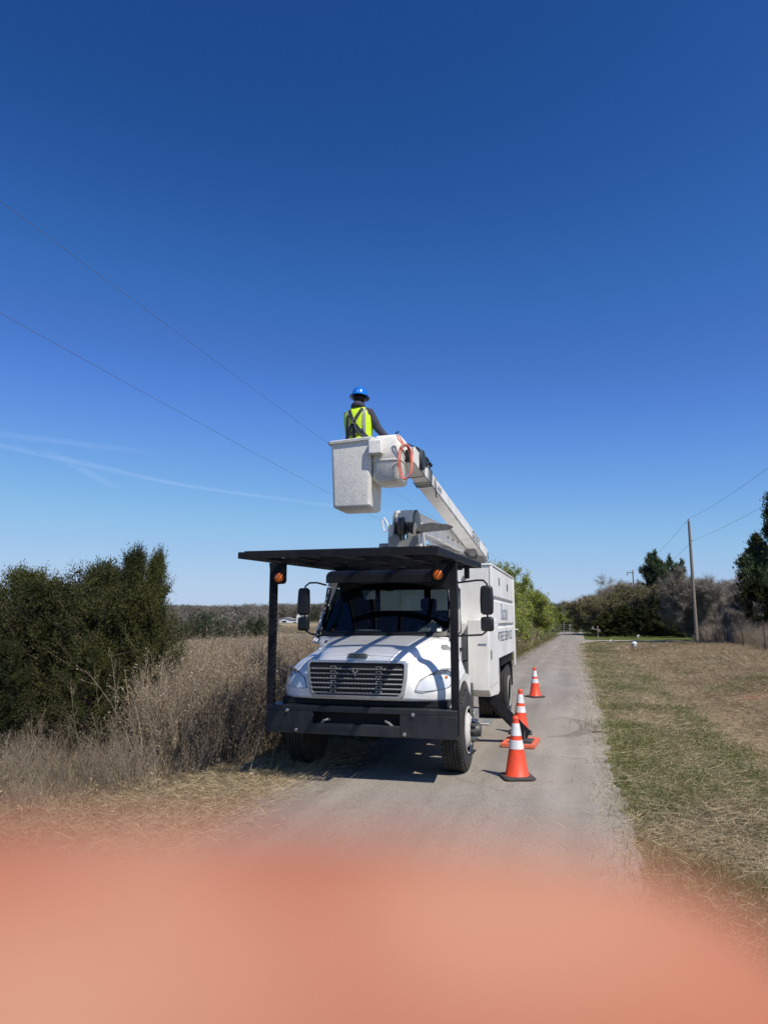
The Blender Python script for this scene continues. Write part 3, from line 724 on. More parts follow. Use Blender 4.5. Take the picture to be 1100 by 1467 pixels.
for k in range(24):
    a = 2*PI*k/24; pr.append((.125 * max(-1, min(1, 1.18*math.cos(a))), 1.435 + .034 * max(-1, min(1, 1.25*math.sin(a)))))
slot = part('badge_slot', B().prism(pr, .085, .12, 'y'), 'slat', bevel=.004)
pr2 = [(x*.88, 1.435 + (z-1.435)*.66) for x, z in pr]
part('slot_screen', B().prism(pr2, .078, .086, 'y'), 'dark', slot)
text('badge_lettering', 'FREIGHTLINER', .036, 'slat', slot, (0, .0775, 1.424), (PI/2, 0, 0), .95)
# grille
gr = [( -.60, 1.385), (.60, 1.385), (.625, 1.36), (.615, 1.18), (.58, .995), (.53, .95), (-.53, .95), (-.58, .995), (-.615, 1.18), (-.625, 1.36)]
gi_ = [(x * .935, 1.17 + (z - 1.168) * .86) for x, z in gr]
b = B(); k = len(gr); yf = .022
b.add([(x, .075, z) for x, z in gr] + [(x, yf + .012, z) for x, z in gr] + [(x, yf, z) for x, z in gi_] + [(x, .085, z) for x, z in gi_],
      [(i, (i+1) % k, k + (i+1) % k, k+i) for i in range(k)] + [(k+i, k+(i+1) % k, 2*k+(i+1) % k, 2*k+i) for i in range(k)] + [(2*k+i, 2*k+(i+1) % k, 3*k+(i+1) % k, 3*k+i) for i in range(k)])
grl = part('grille', b, 'slat', bevel=.006)
grl['label'] = 'wide grille of grey horizontal bars in a rounded frame'
part('grille_backing', B().prism(gi_, .040, .046, 'y'), 'dark', grl)
for q in range(6):
    z = 1.005 + q * .0555; hw = .565 if q else .53
    part('bar', B().prism([(.012, z + .002), (.03, z + .011), (.038, z + .009), (.038, z - .009), (.03, z - .009)], -hw, hw, 'x'), 'slat', grl)
for x in (-.28, .28):
    for q in range(6):
        z = 1.028 + q * .0555
        part('grille_clip', B().box(x - .035, x - .022, .016, .036, z - .017, z + .013).box(x + .022, x + .035, .016, .036, z - .017, z + .013).box(x - .022, x + .022, .016, .036, z + .005, z + .013), 'grey', grl)
b = B(); 
for sx in (-1, 1): b.prism([(0, 1.245), (sx*.010, 1.262), (sx*.045, 1.292), (sx*.032, 1.268), (sx*.050, 1.272), (sx*.012, 1.240), (sx*.006, 1.205), (0, 1.205)], -.004, .012, 'y')
part('emblem', b, 'chrome', grl)
# headlights
def patch(pts, off):
    return [Vector((p[0], p[1] - off, p[2])) for p in pts]
for s in (-1, 1):
    # outline, follows the fender nose
    ol = [(.655,.085,1.065),(.67,.085,1.10),(.71,.095,1.145),(.78,.12,1.175),(.86,.155,1.20),(.95,.215,1.225),(1.02,.30,1.225),(1.062,.375,1.19),(1.068,.385,1.13),(1.03,.30,1.085),(.96,.215,1.072),(.86,.15,1.065),(.75,.105,1.06)]
    ol = [(x_, y_ + (z_ - 1.065) * .55, 1.045 + (z_ - 1.065) * 1.55) for x_, y_, z_ in ol]
    k = len(ol); c = Vector((.87, .20, 1.155))
    b = B(); o1 = [Vector(p) for p in ol]; inn = [c + (p - c) * .93 for p in o1]
    off = Vector((.25, -1, 0)).normalized() * .02
    V = [p + off * .2 for p in o1] + [p + off * 1.2 for p in inn]
    b.add([(p.x*s, p.y, p.z) for p in V], [(i, (i+1) % k, k+(i+1) % k, k+i) for i in range(k)])
    hl = part('headlight', b, 'grey', smooth=True)
    hl['label'] = 'swept headlight with a clear lens' if s > 0 else 'swept headlight partly in shade'
    b = B(); V = [c + off * 2.6] + [c + (p - c) * .55 + off * 2.2 for p in o1] + [p + off * 1.25 for p in inn]
    b.add([(p.x*s, p.y, p.z) for p in V], [(0, 1 + i, 1 + (i+1) % k) for i in range(k)] + [(1+i, 1+(i+1) % k, 1+k+(i+1) % k, 1+k+i) for i in range(k)])
    part('lens', b, 'lens', hl, smooth=True)
    b = B(); V = [c - off * 1.0] + [c + (p - c) * .9 + off * .25 for p in o1]
    b.add([(p.x*s, p.y, p.z) for p in V], [(0, 1 + i, 1 + (i+1) % k) for i in range(k)])
    part('reflector', b, 'reflector', hl, smooth=True)
    for (bx, bz, br, mt) in ((.79, 1.12, .046, 'chrome'), (.91, 1.155, .052, 'chrome'), (.985, 1.19, .020, 'amber')):
        yy = .135 + (bx - .75) * .78
        part('bulb', B().lathe([(0, -.02), (br*.5, -.018), (br*.8, -.01), (br, .012), (br, .02)], (bx*s, yy, bz), 'y', 14), mt, hl, smooth=True)

# --- cab
HW = .93
b = B()   # cowl, door skins, back wall, floor, roof
b.box(-.90, .90, 1.33, 1.42, 1.15, 1.63)
cab = part('cab', b, 'white', bevel=.01)
cab['label'] = 'white day cab with dark glass, seen from the front'
zs, zt = 1.66, 2.41        # windscreen bottom and top
yb, yt = 1.24, 1.72
def wpt(u, v, o=0):   # u -1..1 across, v 0..1 up ; curved glass
    hw = .945 - .11 * v; y = yb + (yt - yb) * v + .16 * u * u * (1 - .2*v) + o
    return (u * hw, y, zs - .02 * (1 - u*u) * 0 + (zt - zs) * v + .03 * (1 - u*u) * v - .0)
b = B(); nu, nv = 16, 6
V = [wpt(-1 + 2*i/nu, j/nv) for j in range(nv+1) for i in range(nu+1)]
b.add(V, [(j*(nu+1)+i, j*(nu+1)+i+1, (j+1)*(nu+1)+i+1, (j+1)*(nu+1)+i) for j in range(nv) for i in range(nu)])
ws = part('windshield', b, 'glass', smooth=True)
# black ceramic border and gasket
def ring_pts(m, o): 
    out = []
    for t in range(24): out.append((-1 + 2*t/24, 0))
    for t in range(8): out.append((1, t/8))
    for t in range(24): out.append((1 - 2*t/24, 1))
    for t in range(8): out.append((-1, 1 - t/8))
    res = []
    for u, v in out:
        uu, vv = u * (1 - m), .5 + (v - .5) * (1 - m * 2.2)
        # rounded corners
        cu, cv = abs(uu) / (1 - m), abs(vv - .5) / (.5 * (1 - m*2.2)); q = max(0, (cu + cv - 1.88)) * .5
        uu *= 1 - q * .6; vv = .5 + (vv - .5) * (1 - q)
        res.append(Vector(wpt(uu, vv, o)))
    return res
a1, a2 = ring_pts(-.025, -.012), ring_pts(.035, -.014)
k = len(a1); b = B(); b.add(a1 + a2, [(i, (i+1) % k, k+(i+1) % k, k+i) for i in range(k)])
part('gasket', b, 'plastic', ws, smooth=True)
part('mirror_bracket', B().box(-.07, .05, 1.74, 1.77, 2.27, 2.35), 'dark', ws, bevel=.01)
part('sticker', B().add([Vector(wpt(.80, .06, -.004)), Vector(wpt(.86, .06, -.004)), Vector(wpt(.86, .11, -.004)), Vector(wpt(.80, .11, -.004))], [(0, 1, 2, 3)]), 'paper', ws)
for s in (-1, 1):
    pts = [Vector(wpt(s * .1, .02, -.03)), Vector(wpt(s * .3, .035, -.035)), Vector(wpt(s * .62, .05, -.035)), Vector(wpt(s*.78, .06, -.03))]
    part('wiper', B().tube(pts, .007, 6), 'plastic', ws)
# A pillars + roof
for s in (-1, 1):
    b = B()
    p0 = Vector((s*.985, yb + .15, zs - .12)); p1 = Vector((s*.86, yt + .14, zt + .04))
    b.beam(p0, p1, .10, .06, (0, 1, .3)); part('pillar', b, 'white', cab, bevel=.015)
rp = []
for (y, z) in ((1.62, 2.36), (1.66, 2.42), (1.8, 2.47), (2.1, 2.49), (2.40, 2.48), (2.43, 2.42), (2.43, 2.34), (1.9, 2.34)): rp.append((y, z))
rp = [(y, z + .08) for y, z in rp]
part('roof', B().prism(rp, -.87, .87, 'x'), 'white', cab, bevel=.03, seg=3)
part('visor_and_roof_shade', B().prism([(1.52, 2.49), (1.60, 2.54), (1.74, 2.574), (1.74, 2.47), (1.60, 2.41), (1.52, 2.38)], -.90, .90, 'x'), 'plastic', cab, bevel=.008)  # visor, deepened in black to stand for the shade on the roof front
for x in (-.62, -.32, 0, .32, .62):
    part('clearance_lamp', B().lathe([(.0, .03), (.02, .026), (.035, .012), (.038, 0)], (x, 2.1, 2.565), 'z', 12), 'amber', cab, smooth=True)
# back wall with windows, sides with door windows
b = B()
b.box(-.86, .86, 2.36, 2.40, 1.0, 2.0); b.box(-.86, .86, 2.36, 2.40, 2.31, 2.44)
for x0, x1 in ((-.86, -.70), (-.40, -.33), (-.0, .0), (.36, .46), (.72, .86)):
    if x1 > x0: b.box(x0, x1, 2.36, 2.40, 2.0, 2.31)
b.box(-.90, .90, 1.33, 2.40, .98, 1.05)
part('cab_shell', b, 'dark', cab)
part('back_window', B().box(-.70, -.40, 2.375, 2.385, 2.0, 2.31), 'glass', cab)
part('back_window', B().box(-.33, .36, 2.375, 2.385, 2.0, 2.31), 'glass', cab)
part('back_window', B().box(.46, .72, 2.375, 2.385, 2.0, 2.31), 'glass', cab)
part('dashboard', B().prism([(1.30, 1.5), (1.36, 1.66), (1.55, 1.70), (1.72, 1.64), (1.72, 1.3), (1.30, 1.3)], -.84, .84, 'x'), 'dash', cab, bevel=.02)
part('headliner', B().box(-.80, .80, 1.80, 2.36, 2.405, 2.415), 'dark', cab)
for x in (-.45, .45):
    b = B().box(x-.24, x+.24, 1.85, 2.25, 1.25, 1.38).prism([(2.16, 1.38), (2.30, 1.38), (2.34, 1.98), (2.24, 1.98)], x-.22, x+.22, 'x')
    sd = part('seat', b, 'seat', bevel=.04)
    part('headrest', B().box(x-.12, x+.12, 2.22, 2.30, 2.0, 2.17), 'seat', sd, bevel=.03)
st = []
for k in range(20):
    a = 2*PI*k/20; st.append((.45 + .20*math.cos(a), 1.74 + .09*math.sin(a), 1.76 + .165*math.sin(a)))
part('steering_wheel', B().tube(st, .014, 6, closed=True).tube([(.45, 1.65, 1.68), (.45, 1.74, 1.76)], .03, 8), 'plastic', smooth=True)
part('dash_papers', B().box(-.42, -.10, 1.40, 1.62, 1.702, 1.715).box(-.40, -.16, 1.42, 1.6, 1.716, 1.727), 'paper')
part('rag_on_dash', B().add([(.48,1.38,1.70),(.80,1.40,1.70),(.84,1.66,1.70),(.46,1.66,1.70),(.66,1.52,1.86)], [(0,1,4),(1,2,4),(2,3,4),(3,0,4)]), 'paper', smooth=True)
part('curtain', B().prism([(-.86, 2.40), (-.56, 2.40), (-.40, 1.95), (-.42, 1.60), (-.86, 1.60)], 2.02, 2.05, 'y'), 'seat')
for s in (-1, 1):
    b = B()
    x0, x1 = sorted((s*.875, s*.915))
    b.prism([(1.33, .98), (2.42, .98), (2.42, 1.70), (2.30, 1.70), (1.50, 1.62), (1.33, 1.62)], x0, x1, 'x')     # door lower
    b.prism([(2.30, 1.70), (2.42, 1.70), (2.42, 2.44), (2.26, 2.44)], x0, x1, 'x')                                     # B post
    b.prism([(1.62, 2.34), (1.70, 2.44), (2.26, 2.44), (2.27, 2.34)], x0, x1, 'x')
    dr_ = part('door', b, 'white', bevel=.012)
    dr_['label'] = 'white cab door with dark side window'
    part('side_window', B().prism([(1.34, 1.62), (1.50, 1.625), (2.30, 1.70), (2.265, 2.31), (1.66, 2.31)], s*.893, s*.897, 'x'), 'sideglass', dr_)
    part('window_seal', B().tube([(s*.917, 1.36, 1.60), (s*.917, 1.52, 1.605), (s*.917, 2.31, 1.69), (s*.917, 2.275, 2.31), (s*.917, 1.66, 2.32)], .014, 6, closed=True), 'plastic', dr_)
    part('handle', B().box(*sorted((s*.917, s*.935)), 2.18, 2.34, 1.42, 1.46), 'plastic', dr_, bevel=.006)
    part('grab_bar', B().tube([(s*.92, 2.43, 1.25), (s*1.0, 2.43, 1.28), (s*1.0, 2.43, 1.62), (s*.92, 2.43, 1.65)], .014, 8), 'plastic', smooth=True)
    part('cab_corner', B().prism([(2.40, .98), (2.425, .98), (2.425, 2.36), (2.40, 2.36)], *sorted((s*.84, s*.915)), 'x'), 'white')
    if s > 0: text('model_lettering', 'M2-106', .062, 'textlt', hood, (s*.99, 1.02, 1.33) if s > 0 else (-.99, 1.02, 1.33), (rad(72), 0, rad(68) if s > 0 else rad(-68)))
    # cab step and battery box
    part('cab_step', B().box(*sorted((s*.98, s*1.30)), 1.75, 2.25, .45, .48).box(*sorted((s*.90, s*1.10)), 1.75, 2.2, .47, .62), 'alu', bevel=.006)
    part('step_bracket', B().prism([(1.80, .43), (2.15, .43), (2.05, .28), (1.85, .28)], *sorted((s*1.0, s*1.05)), 'x'), 'black')
    part('underbody_box', B().box(*sorted((s*.60, s*1.02)), 1.72, 2.26, .62, .97), 'dgrey', bevel=.01)
    # mirrors
    X1, X0 = (1.44 if s > 0 else -1.13), s*.93
    arm = part('mirror_arm', B().tube([(X0, 1.62, 2.36), (X1 - s*.14, 1.40, 2.385), (X1 - s*.05, 1.34, 2.38), (X1, 1.31, 2.33), (X1, 1.30, 2.2), (X1, 1.30, 1.80), (X1 - s*.02, 1.31, 1.71), (X1 - s*.08, 1.34, 1.665), (s*.93, 1.42, 1.64)], .013, 8).box(*sorted((s*.90, s*.98)), 1.39, 1.47, 1.58, 1.72), 'plastic', smooth=True)
    mi = part('mirror', B().prism([(-.082, 1.94), (-.088, 2.12), (-.078, 2.29), (-.05, 2.305), (.05, 2.305), (.078, 2.29), (.088, 2.12), (.082, 1.94), (.05, 1.925), (-.05, 1.925)], 1.22, 1.31, 'y'), 'plastic', arm, bevel=.03, seg=3)
    mi.location = (X1, 0, 0)
    gl = part('mirror_glass', B().box(-.07, .07, 1.312, 1.316, 1.95, 2.28), 'chrome', arm); gl.location = (X1, 0, 0)
    m2 = part('convex_mirror', B().box(-.085, .085, 1.23, 1.31, 1.71, 1.90), 'plastic', arm, bevel=.035, seg=3); m2.location = (X1, 0, 0)

for o in list(T.children):
    if o.name.split('.')[0] in ('cab', 'windshield', 'roof', 'dashboard', 'seat', 'steering_wheel', 'dash_papers', 'rag_on_dash', 'curtain', 'door', 'wiper', 'visor_and_roof_shade', 'cab_corner', 'grab_bar', 'mirror_arm'): o.location.x = -.075
    if o.name.split('.')[0] in ('badge_slot', 'grille'): o.location.x = -.035
# --- overhead cab guard on two posts
CX0, CX1, CY0, CY1 = -1.02, 1.19, -1.12, 2.12
def cz(y): return 2.585 + (y - CY0) * .026
def slab(b, x0, x1, y0, y1, h):    # hangs down h from the guard plane
    return b.hexa([(x0, y0, cz(y0) - h), (x1, y0, cz(y0) - h), (x1, y1, cz(y1) - h), (x0, y1, cz(y1) - h)],
                  [(x0, y0, cz(y0)), (x1, y0, cz(y0)), (x1, y1, cz(y1)), (x0, y1, cz(y1))])
gd = thing('cab_guard', (0, 0, 0), None, None); gd.parent = T
gd['label'] = 'black expanded metal canopy over the cab on two front posts'
b = B()
slab(b, CX0, CX1, CY0, CY0 + .05, .07); slab(b, CX0, CX1, CY1 - .05, CY1, .07)
slab(b, CX0, CX0 + .05, CY0 + .05, CY1 - .05, .07); slab(b, CX1 - .05, CX1, CY0 + .05, CY1 - .05, .07)
part('guard_frame', b, 'black', gd)
for y in (-.02, 1.05):
    b = B(); slab(b, CX0 + .05, CX1 - .05, y, y + .07, .065); part('cross_beam', b, 'black', gd)
for x in (-.55, .02, .60):
    for y0, y1 in ((CY0 + .05, -.02), (.05, 1.05), (1.12, CY1 - .05)):
        b = B(); slab(b, x, x + .07, y0, y1, .055); part('rail', b, 'black', gd)
b = B()
x = CX0 + .06
while x < CX1 - .06:
    b.hexa([(x, CY0+.03, cz(CY0)+.002), (x+.016, CY0+.03, cz(CY0)+.002), (x+.016, CY1-.03, cz(CY1)+.002), (x, CY1-.03, cz(CY1)+.002)],
           [(x, CY0+.03, cz(CY0)+.010), (x+.016, CY0+.03, cz(CY0)+.010), (x+.016, CY1-.03, cz(CY1)+.010), (x, CY1-.03, cz(CY1)+.010)]); x += .042
y = CY0 + .08
while y < CY1 - .05:
    b.hexa([(CX0+.03, y, cz(y)+.0105), (CX1-.03, y, cz(y)+.0105), (CX1-.03, y+.008, cz(y)+.0105), (CX0+.03, y+.008, cz(y)+.0105)],
           [(CX0+.03, y, cz(y)+.016), (CX1-.03, y, cz(y)+.016), (CX1-.03, y+.008, cz(y)+.016), (CX0+.03, y+.008, cz(y)+.016)]); y += .105
o = part('expanded_mesh', b, 'black', gd); o['kind'] = 'stuff'
for s, x in ((-1, -1.13), (1, 1.135)):
    zt_ = 2.53
    p = part('post', B().box(x - .042, x + .042, .03, .11, .56, zt_), 'black', gd, bevel=.004)
    p['label'] = 'black upright post beside the bush' if s < 0 else 'black upright post on the cone side'
    if s < 0:
        part('lamp_bracket', B().prism([(x - .04, zt_ + .03), (x + .19, zt_ + .03), (x + .19, 2.33), (x + .17, 2.30), (x - .0, 2.29), (x - .0, 2.30)], .005, .028, 'y'), 'black', gd)
        lx_, lz = x + .105, 2.375
    else:
        part('lamp_bracket', B().prism([(x - .02, zt_ + .03), (x - .10, zt_ + .03), (x - .25, 2.44), (x - .25, 2.28), (x - .04, 2.20)], .0, .028, 'y'), 'black', gd)
        lx_, lz = x - .165, 2.375
    lm = part('marker_lamp', B().lathe([(.070, .004), (.072, -.02), (.062, -.028), (.060, -.022), (.060, .0)], (lx_, -.002, lz), 'y', 24), 'black', gd, smooth=True)
    part('amber_lens', B().lathe([(0, -.036), (.03, -.034), (.05, -.027), (.060, -.018), (.060, .0)], (lx_, -.002, lz), 'y', 24), 'amber', lm, smooth=True)
part('rear_bracket', B().box(-.92, -.86, 2.04, 2.10, 2.4, cz(2.05) - .075), 'black', gd)
part('rear_bracket', B().box(.95, 1.02, 2.04, 2.10, 2.45, 2.62), 'black', gd)
part('roof_crossbar', B().box(-.92, .92, 2.04, 2.10, 2.575, 2.60), 'black', gd)

# --- wheels
def wheel(name, x, y, z, s, w, R_, front):
    """tyre outer face at x, wheel extends inboard by w; s = +1 for the right-of-picture side"""
    h = w
    prof = [(.56*R_, 0), (.60*R_, s*.0), (.80*R_, s*.012), (.93*R_, s*.004), (.965*R_, -s*.02)]
    tread = []
    nx_ = 5; 
    for i in range(nx_):
        a = .03 + (h - .06) * i / nx_; c = .03 + (h - .06) * (i + 1) / nx_
        tread += [(R_, -s*(a + .004)), (R_, -s*(c - .010)), (R_ - .016, -s*(c - .008)), (R_ - .016, -s*(c - .002))]
    prof2 = prof + tread + [(.965*R_, -s*(h - .02)), (.8*R_, -s*(h)), (.56*R_, -s*(h - .01))]
    o = thing(name, (x, y, z), None, None); o.parent = T
    ty = B().lathe(prof2, (0, 0, 0), 'x', 56); tyre = obj('tyre', ty, 'tyre', o, smooth=True, angle=35)
    # shoulder blocks
    bb = B()
    for k in range(44):
        a = 2*PI*k/44; ca, sa = math.cos(a), math.sin(a)
        for side in (0, 1):
            xx0 = -s*.012 if not side else -s*(h-.045); xx1 = -s*.045 if not side else -s*(h-.012)
            r0, r1 = R_*.955, R_*1.004
            t = .045
            def P(xq, r, da): return (xq, r*math.cos(a+da), r*math.sin(a+da))
            bb.add([P(xx0, r0, -t), P(xx1, r0, -t), P(xx1, r0, t), P(xx0, r0, t), P(xx0, r1-.006, -t), P(xx1, r1, -t), P(xx1, r1, t), P(xx0, r1-.006, t)], [(0,3,2,1),(4,5,6,7),(0,1,5,4),(1,2,6,5),(2,3,7,6),(3,0,4,7)])
    q = obj('tread_blocks', bb, 'tyre', o); q['kind'] = 'stuff'
    if front:
        rp = [(.565*R_, 0.0), (.57*R_, s*.012), (.545*R_, s*.014), (.53*R_, -s*.02), (.48*R_, -s*.03), (.40*R_, s*.010), (.30*R_, s*.045), (.27*R_, s*.045), (.0, s*.045)]
        rim = obj('rim', B().lathe(rp, (0,0,0), 'x', 40), 'rim', o, smooth=True, angle=50)
        obj('hub', B().lathe([(.19*R_, s*.045), (.19*R_, s*.10), (.16*R_, s*.12), (.15*R_, s*.16), (0, s*.165)], (0,0,0), 'x', 20), 'dgrey', o, smooth=True)
        for k in range(10):
            a = 2*PI*k/10; c = (0, .25*R_*math.cos(a), .25*R_*math.sin(a))
            obj('wheel_nut', B().lathe([(.021, s*.045), (.021, s*.085), (.014, s*.09), (.012, s*.125), (0, s*.127)], c, 'x', 8), 'dgrey' if k % 3 else 'chrome', o, smooth=True)
    else:
        rp = [(.57*R_, 0.0), (.575*R_, s*.012), (.545*R_, s*.012), (.535*R_, -s*.06), (.50*R_, -s*.13), (.44*R_, -s*.15), (.26*R_, -s*.12), (.24*R_, -s*.12), (0, -s*.12)]
        obj('rim', B().lathe(rp, (0,0,0), 'x', 40), 'rim', o, smooth=True, angle=50)
        obj('hub', B().lathe([(.20*R_, -s*.12), (.19*R_, -s*.03), (.15*R_, -s*.01), (0, -s*.01)], (0,0,0), 'x', 20), 'rim', o, smooth=True)
        for k in range(10):
            a = 2*PI*k/10; c = (0, .31*R_*math.cos(a), .31*R_*math.sin(a))
            obj('wheel_nut', B().lathe([(.018, -s*.12), (.018, -s*.09), (0, -s*.088)], c, 'x', 8), 'dgrey', o, smooth=True)
    return o
for s in (-1, 1):
    wheel('front_wheel', s*1.13, 1.0, .50, s, .27, .50, True)
    wheel('rear_wheel', s*1.15, 6.12, .50, s, .26, .50, False)
    wheel('rear_wheel', s*.86, 6.12, .50, s, .26, .50, False)
part('rear_axle', B().tube([(-.8, 6.12, .50), (.8, 6.12, .50)], .08, 12).lathe([(0,-.2),(.18,-.12),(.22,0),(.18,.12),(0,.2)], (0, 6.12, .52), 'x', 16), 'dark')

# --- toolbox behind the cab, steps, chip box
for s in (-1, 1):
    x0, x1 = sorted((s*.95, s*1.25))
    tb = part('toolbox', B().prism([(2.27, .86), (2.27, 1.86), (3.58, 1.86), (3.58, .74), (3.42, .70), (2.42, .76)], x0, x1, 'x'), 'boxwhite', bevel=.008)
    tb['label'] = 'tall white toolbox between cab and chip box'
    part('door_panel', B().box(*sorted((s*1.2505, s*1.258)), 2.36, 3.48, .90, 1.78), 'boxwhite', tb, bevel=.004)
    part('latch', B().box(*sorted((s*1.259, s*1.272)), 2.42, 2.50, 1.30, 1.42), 'grey', tb, bevel=.003)
    part('hinge', B().box(*sorted((s*1.2585, s*1.27)), 3.45, 3.50, 1.0, 1.1).box(*sorted((s*1.2585, s*1.27)), 3.45, 3.50, 1.55, 1.65), 'grey', tb)
part('toolbox_bridge', B().box(-.95, .95, 2.55, 3.0, .86, 1.80), 'boxwhite')
part('front_stripe_decal', B().box(1.10, 1.22, 2.262, 2.268, 1.50, 1.52), 'textlt', tb)
# chip box: a ribbed body of top, middle and lower bays
CH0, CH1, CB, CT = 3.02, 6.85, 1.25, 2.70
b = B(); b.box(-1.19, 1.19, CH0, CH1, CB, CT); cb = part('chip_box', b, 'boxwhite', bevel=.01)
cb['label'] = 'tall white chip box with two recessed grooves and dark lettering'
for s in (-1, 1):
    for z0, z1 in ((1.25, 1.735), (1.80, 2.17), (2.235, 2.70)):
        zz = CB - .02 if z0 == 1.25 else z0
        p = B().prism([(CH0 + .10, zz), (CH1 - .08, zz), (CH1 - .08, z1), (CH0 + .10, z1)], *sorted((s*1.191, s*1.222)), 'x')
        part('side_panel', p, 'boxwhite', cb, bevel=.012)
    part('corner_post', B().box(*sorted((s*1.191, s*1.235)), CH0 - .01, CH0 + .09, CB - .03, CT + .01), 'boxwhite', cb, bevel=.008)
    part('corner_post', B().box(*sorted((s*1.191, s*1.235)), CH1 - .07, CH1 + .01, .95, CT + .01), 'boxwhite', cb, bevel=.008)
    part('groove_light', B().box(*sorted((s*1.236, s*1.30)), CH1 - .06, CH1 - .02, 1.66, 1.68), 'boxwhite', cb)
part('top_rim', B().box(-1.235, 1.235, CH0 - .02, CH0 + .05, CT + .0105, CT + .04).box(-1.235, -1.15, CH0 + .05, CH1, CT + .0105, CT + .04).box(1.15, 1.235, CH0 + .05, CH1, CT + .0105, CT + .04), 'boxwhite', cb, bevel=.006)
part('front_bolt', B().lathe([(0, -.02), (.03, -.018), (.04, 0)], (.80, CH0 - .001, 2.52), 'y', 10), 'grey', cb)
sx = 1.2235
text('side_lettering', 'Bacon', .42, 'textlt', cb, (sx, 4.85, 1.86), (PI/2, 0, PI/2), 1.1, .001)
text('side_lettering', 'TREE SERVICE', .24, 'text', cb, (sx, 5.05, 1.50), (PI/2, 0, PI/2), 1.6, .001)
text('unit_number', '41', .10, 'text', cb, (sx, 3.42, 1.60), (PI/2, 0, PI/2), 1.0, .001)
text('unit_number', '9', .10, 'text', cb, (sx, 3.42, 1.48), (PI/2, 0, PI/2), 1.0, .001)
part('decal', B().box(1.2225, 1.2245, 4.02, 4.22, 2.44, 2.57), 'textlt', cb)
part('decal', B().box(1.2225, 1.2245, 5.42, 5.62, 2.40, 2.53), 'text', cb)
part('reflector', B().box(1.2225, 1.228, 3.30, 3.36, 1.28, 1.34), 'padorange', cb)
part('rear_frame', B().box(-1.16, -.9, 4.9, 6.8, 1.06, 1.22).box(.9, 1.16, 4.6, 6.8, 1.06, 1.22).box(-.5, .5, 3.0, 6.8, .8, 1.2).box(.85, 1.15, 6.72, 6.78, .62, 1.06), 'black')
part('mud_flap', B().box(.86, 1.16, 6.80, 6.82, .55, .98), 'plastic')
# outrigger
A0, A1 = tw(-1.62, 10.75, .98), tw(-.86, 11.28, .12)
og = part('outrigger', B().beam(A0, A1, .13, .15, (0, 0, 1)), 'black', bevel=.008)
og['label'] = 'black outrigger leg stretched down to an orange pad'
part('outrigger_sleeve', B().beam(tw(-1.62, 10.70, 1.09), tw(-1.27, 10.94, .76), .08, .07), 'rim', og, bevel=.006)
part('clamp', B().beam(tw(-1.44, 10.80, .95), tw(-1.40, 10.83, .91), .12, .11), 'black', og)
part('foot', B().box(*(sorted((tw(-1.02,0,0).x, tw(-.76,0,0).x))), tw(0, 11.0, 0).y, tw(0, 11.26, 0).y, .052, .075).beam(tw(-.90, 11.22, .07), tw(-.87, 11.26, .2), .08, .1), 'dgrey', og, bevel=.004)
# matching leg on the weedy side, tucked
part('outrigger', B().beam(tw(-3.4, 10.75, .98), tw(-4.05, 11.2, .12), .13, .15), 'black', bevel=.008)

# --- turret and booms
tr = thing('boom_turret', (0, 0, 0), None, None); tr.parent = T
def tp(name, b, mt, **k): return obj(name, b, mt, tr, **k)
cx, cy = -2.70 + 2.53, 11.2 - 8
tp('pedestal', B().lathe([(.34, .9), (.34, 2.75), (.42, 2.76), (.42, 2.88)], (cx, cy + .15, 0), 'z', 28), 'boxwhite', smooth=True)
tp('turntable', B().box(cx - .36, cx + .36, cy - .30, cy + .45, 2.88, 3.02).box(cx - .42, cx - .20, cy - .25, cy + .05, 3.02, 3.10), 'grey', bevel=.02)
for s, mt in ((-1, 'grey'), (1, 'grey')):
    pl = [(cy - .18, 3.02), (cy - .26, 3.25), (cy - .22, 3.56), (cy - .08, 3.66), (cy + .10, 3.62), (cy + .45, 3.25), (cy + .50, 3.02)]
    x = cx + s * .17
    tp('side_plate', B().prism(pl, x - .02, x + .02, 'x'), mt, bevel=.006)
tp('boom_head', B().prism([(cy - .24, 3.44), (cy - .20, 3.64), (cy + .25, 3.70), (cy + .25, 3.42), (cy - .1, 3.40)], cx - .148, cx + .148, 'x'), 'boomwhite', bevel=.02)
tp('sheave', B().lathe([(.02, -.04), (.15, -.04), (.16, -.03), (.14, 0), (.16, .03), (.15, .04), (.02, .04)], (cx - .02, cy - .28, 3.36), 'x', 24), 'dgrey', smooth=True)
tp('cylinder_pin', B().tube([(cx - .26, cy - .12, 3.30), (cx + .30, cy - .12, 3.30)], .045, 14), 'dgrey', smooth=True)
tp('front_plate', B().prism([(cx - .24, 3.02), (cx - .25, 3.18), (cx - .10, 3.24), (cx - .05, 3.14), (cx + .05, 3.14), (cx + .10, 3.26), (cx + .24, 3.16), (cx + .27, 3.02)], cy - .31, cy - .27, 'y'), 'grey', bevel=.006)
tp('gusset', B().prism([(cy - .29, 3.03), (cy - .22, 3.42), (cy + .05, 3.03)], cx + .28, cx + .31, 'x'), 'boxwhite')
hx = cx - .33
tp('handle_loop', B().tube([(hx, cy - .25, 3.30), (hx - .03, cy - .25, 3.46), (hx, cy - .25, 3.52), (hx + .04, cy - .25, 3.45), (hx + .10, cy - .25, 3.32)], .016, 8, closed=True), 'white', smooth=True)
tp('control_post', B().box(hx + .07, hx + .16, cy - .26, cy - .18, 3.02, 3.40), 'boomwhite', bevel=.01)
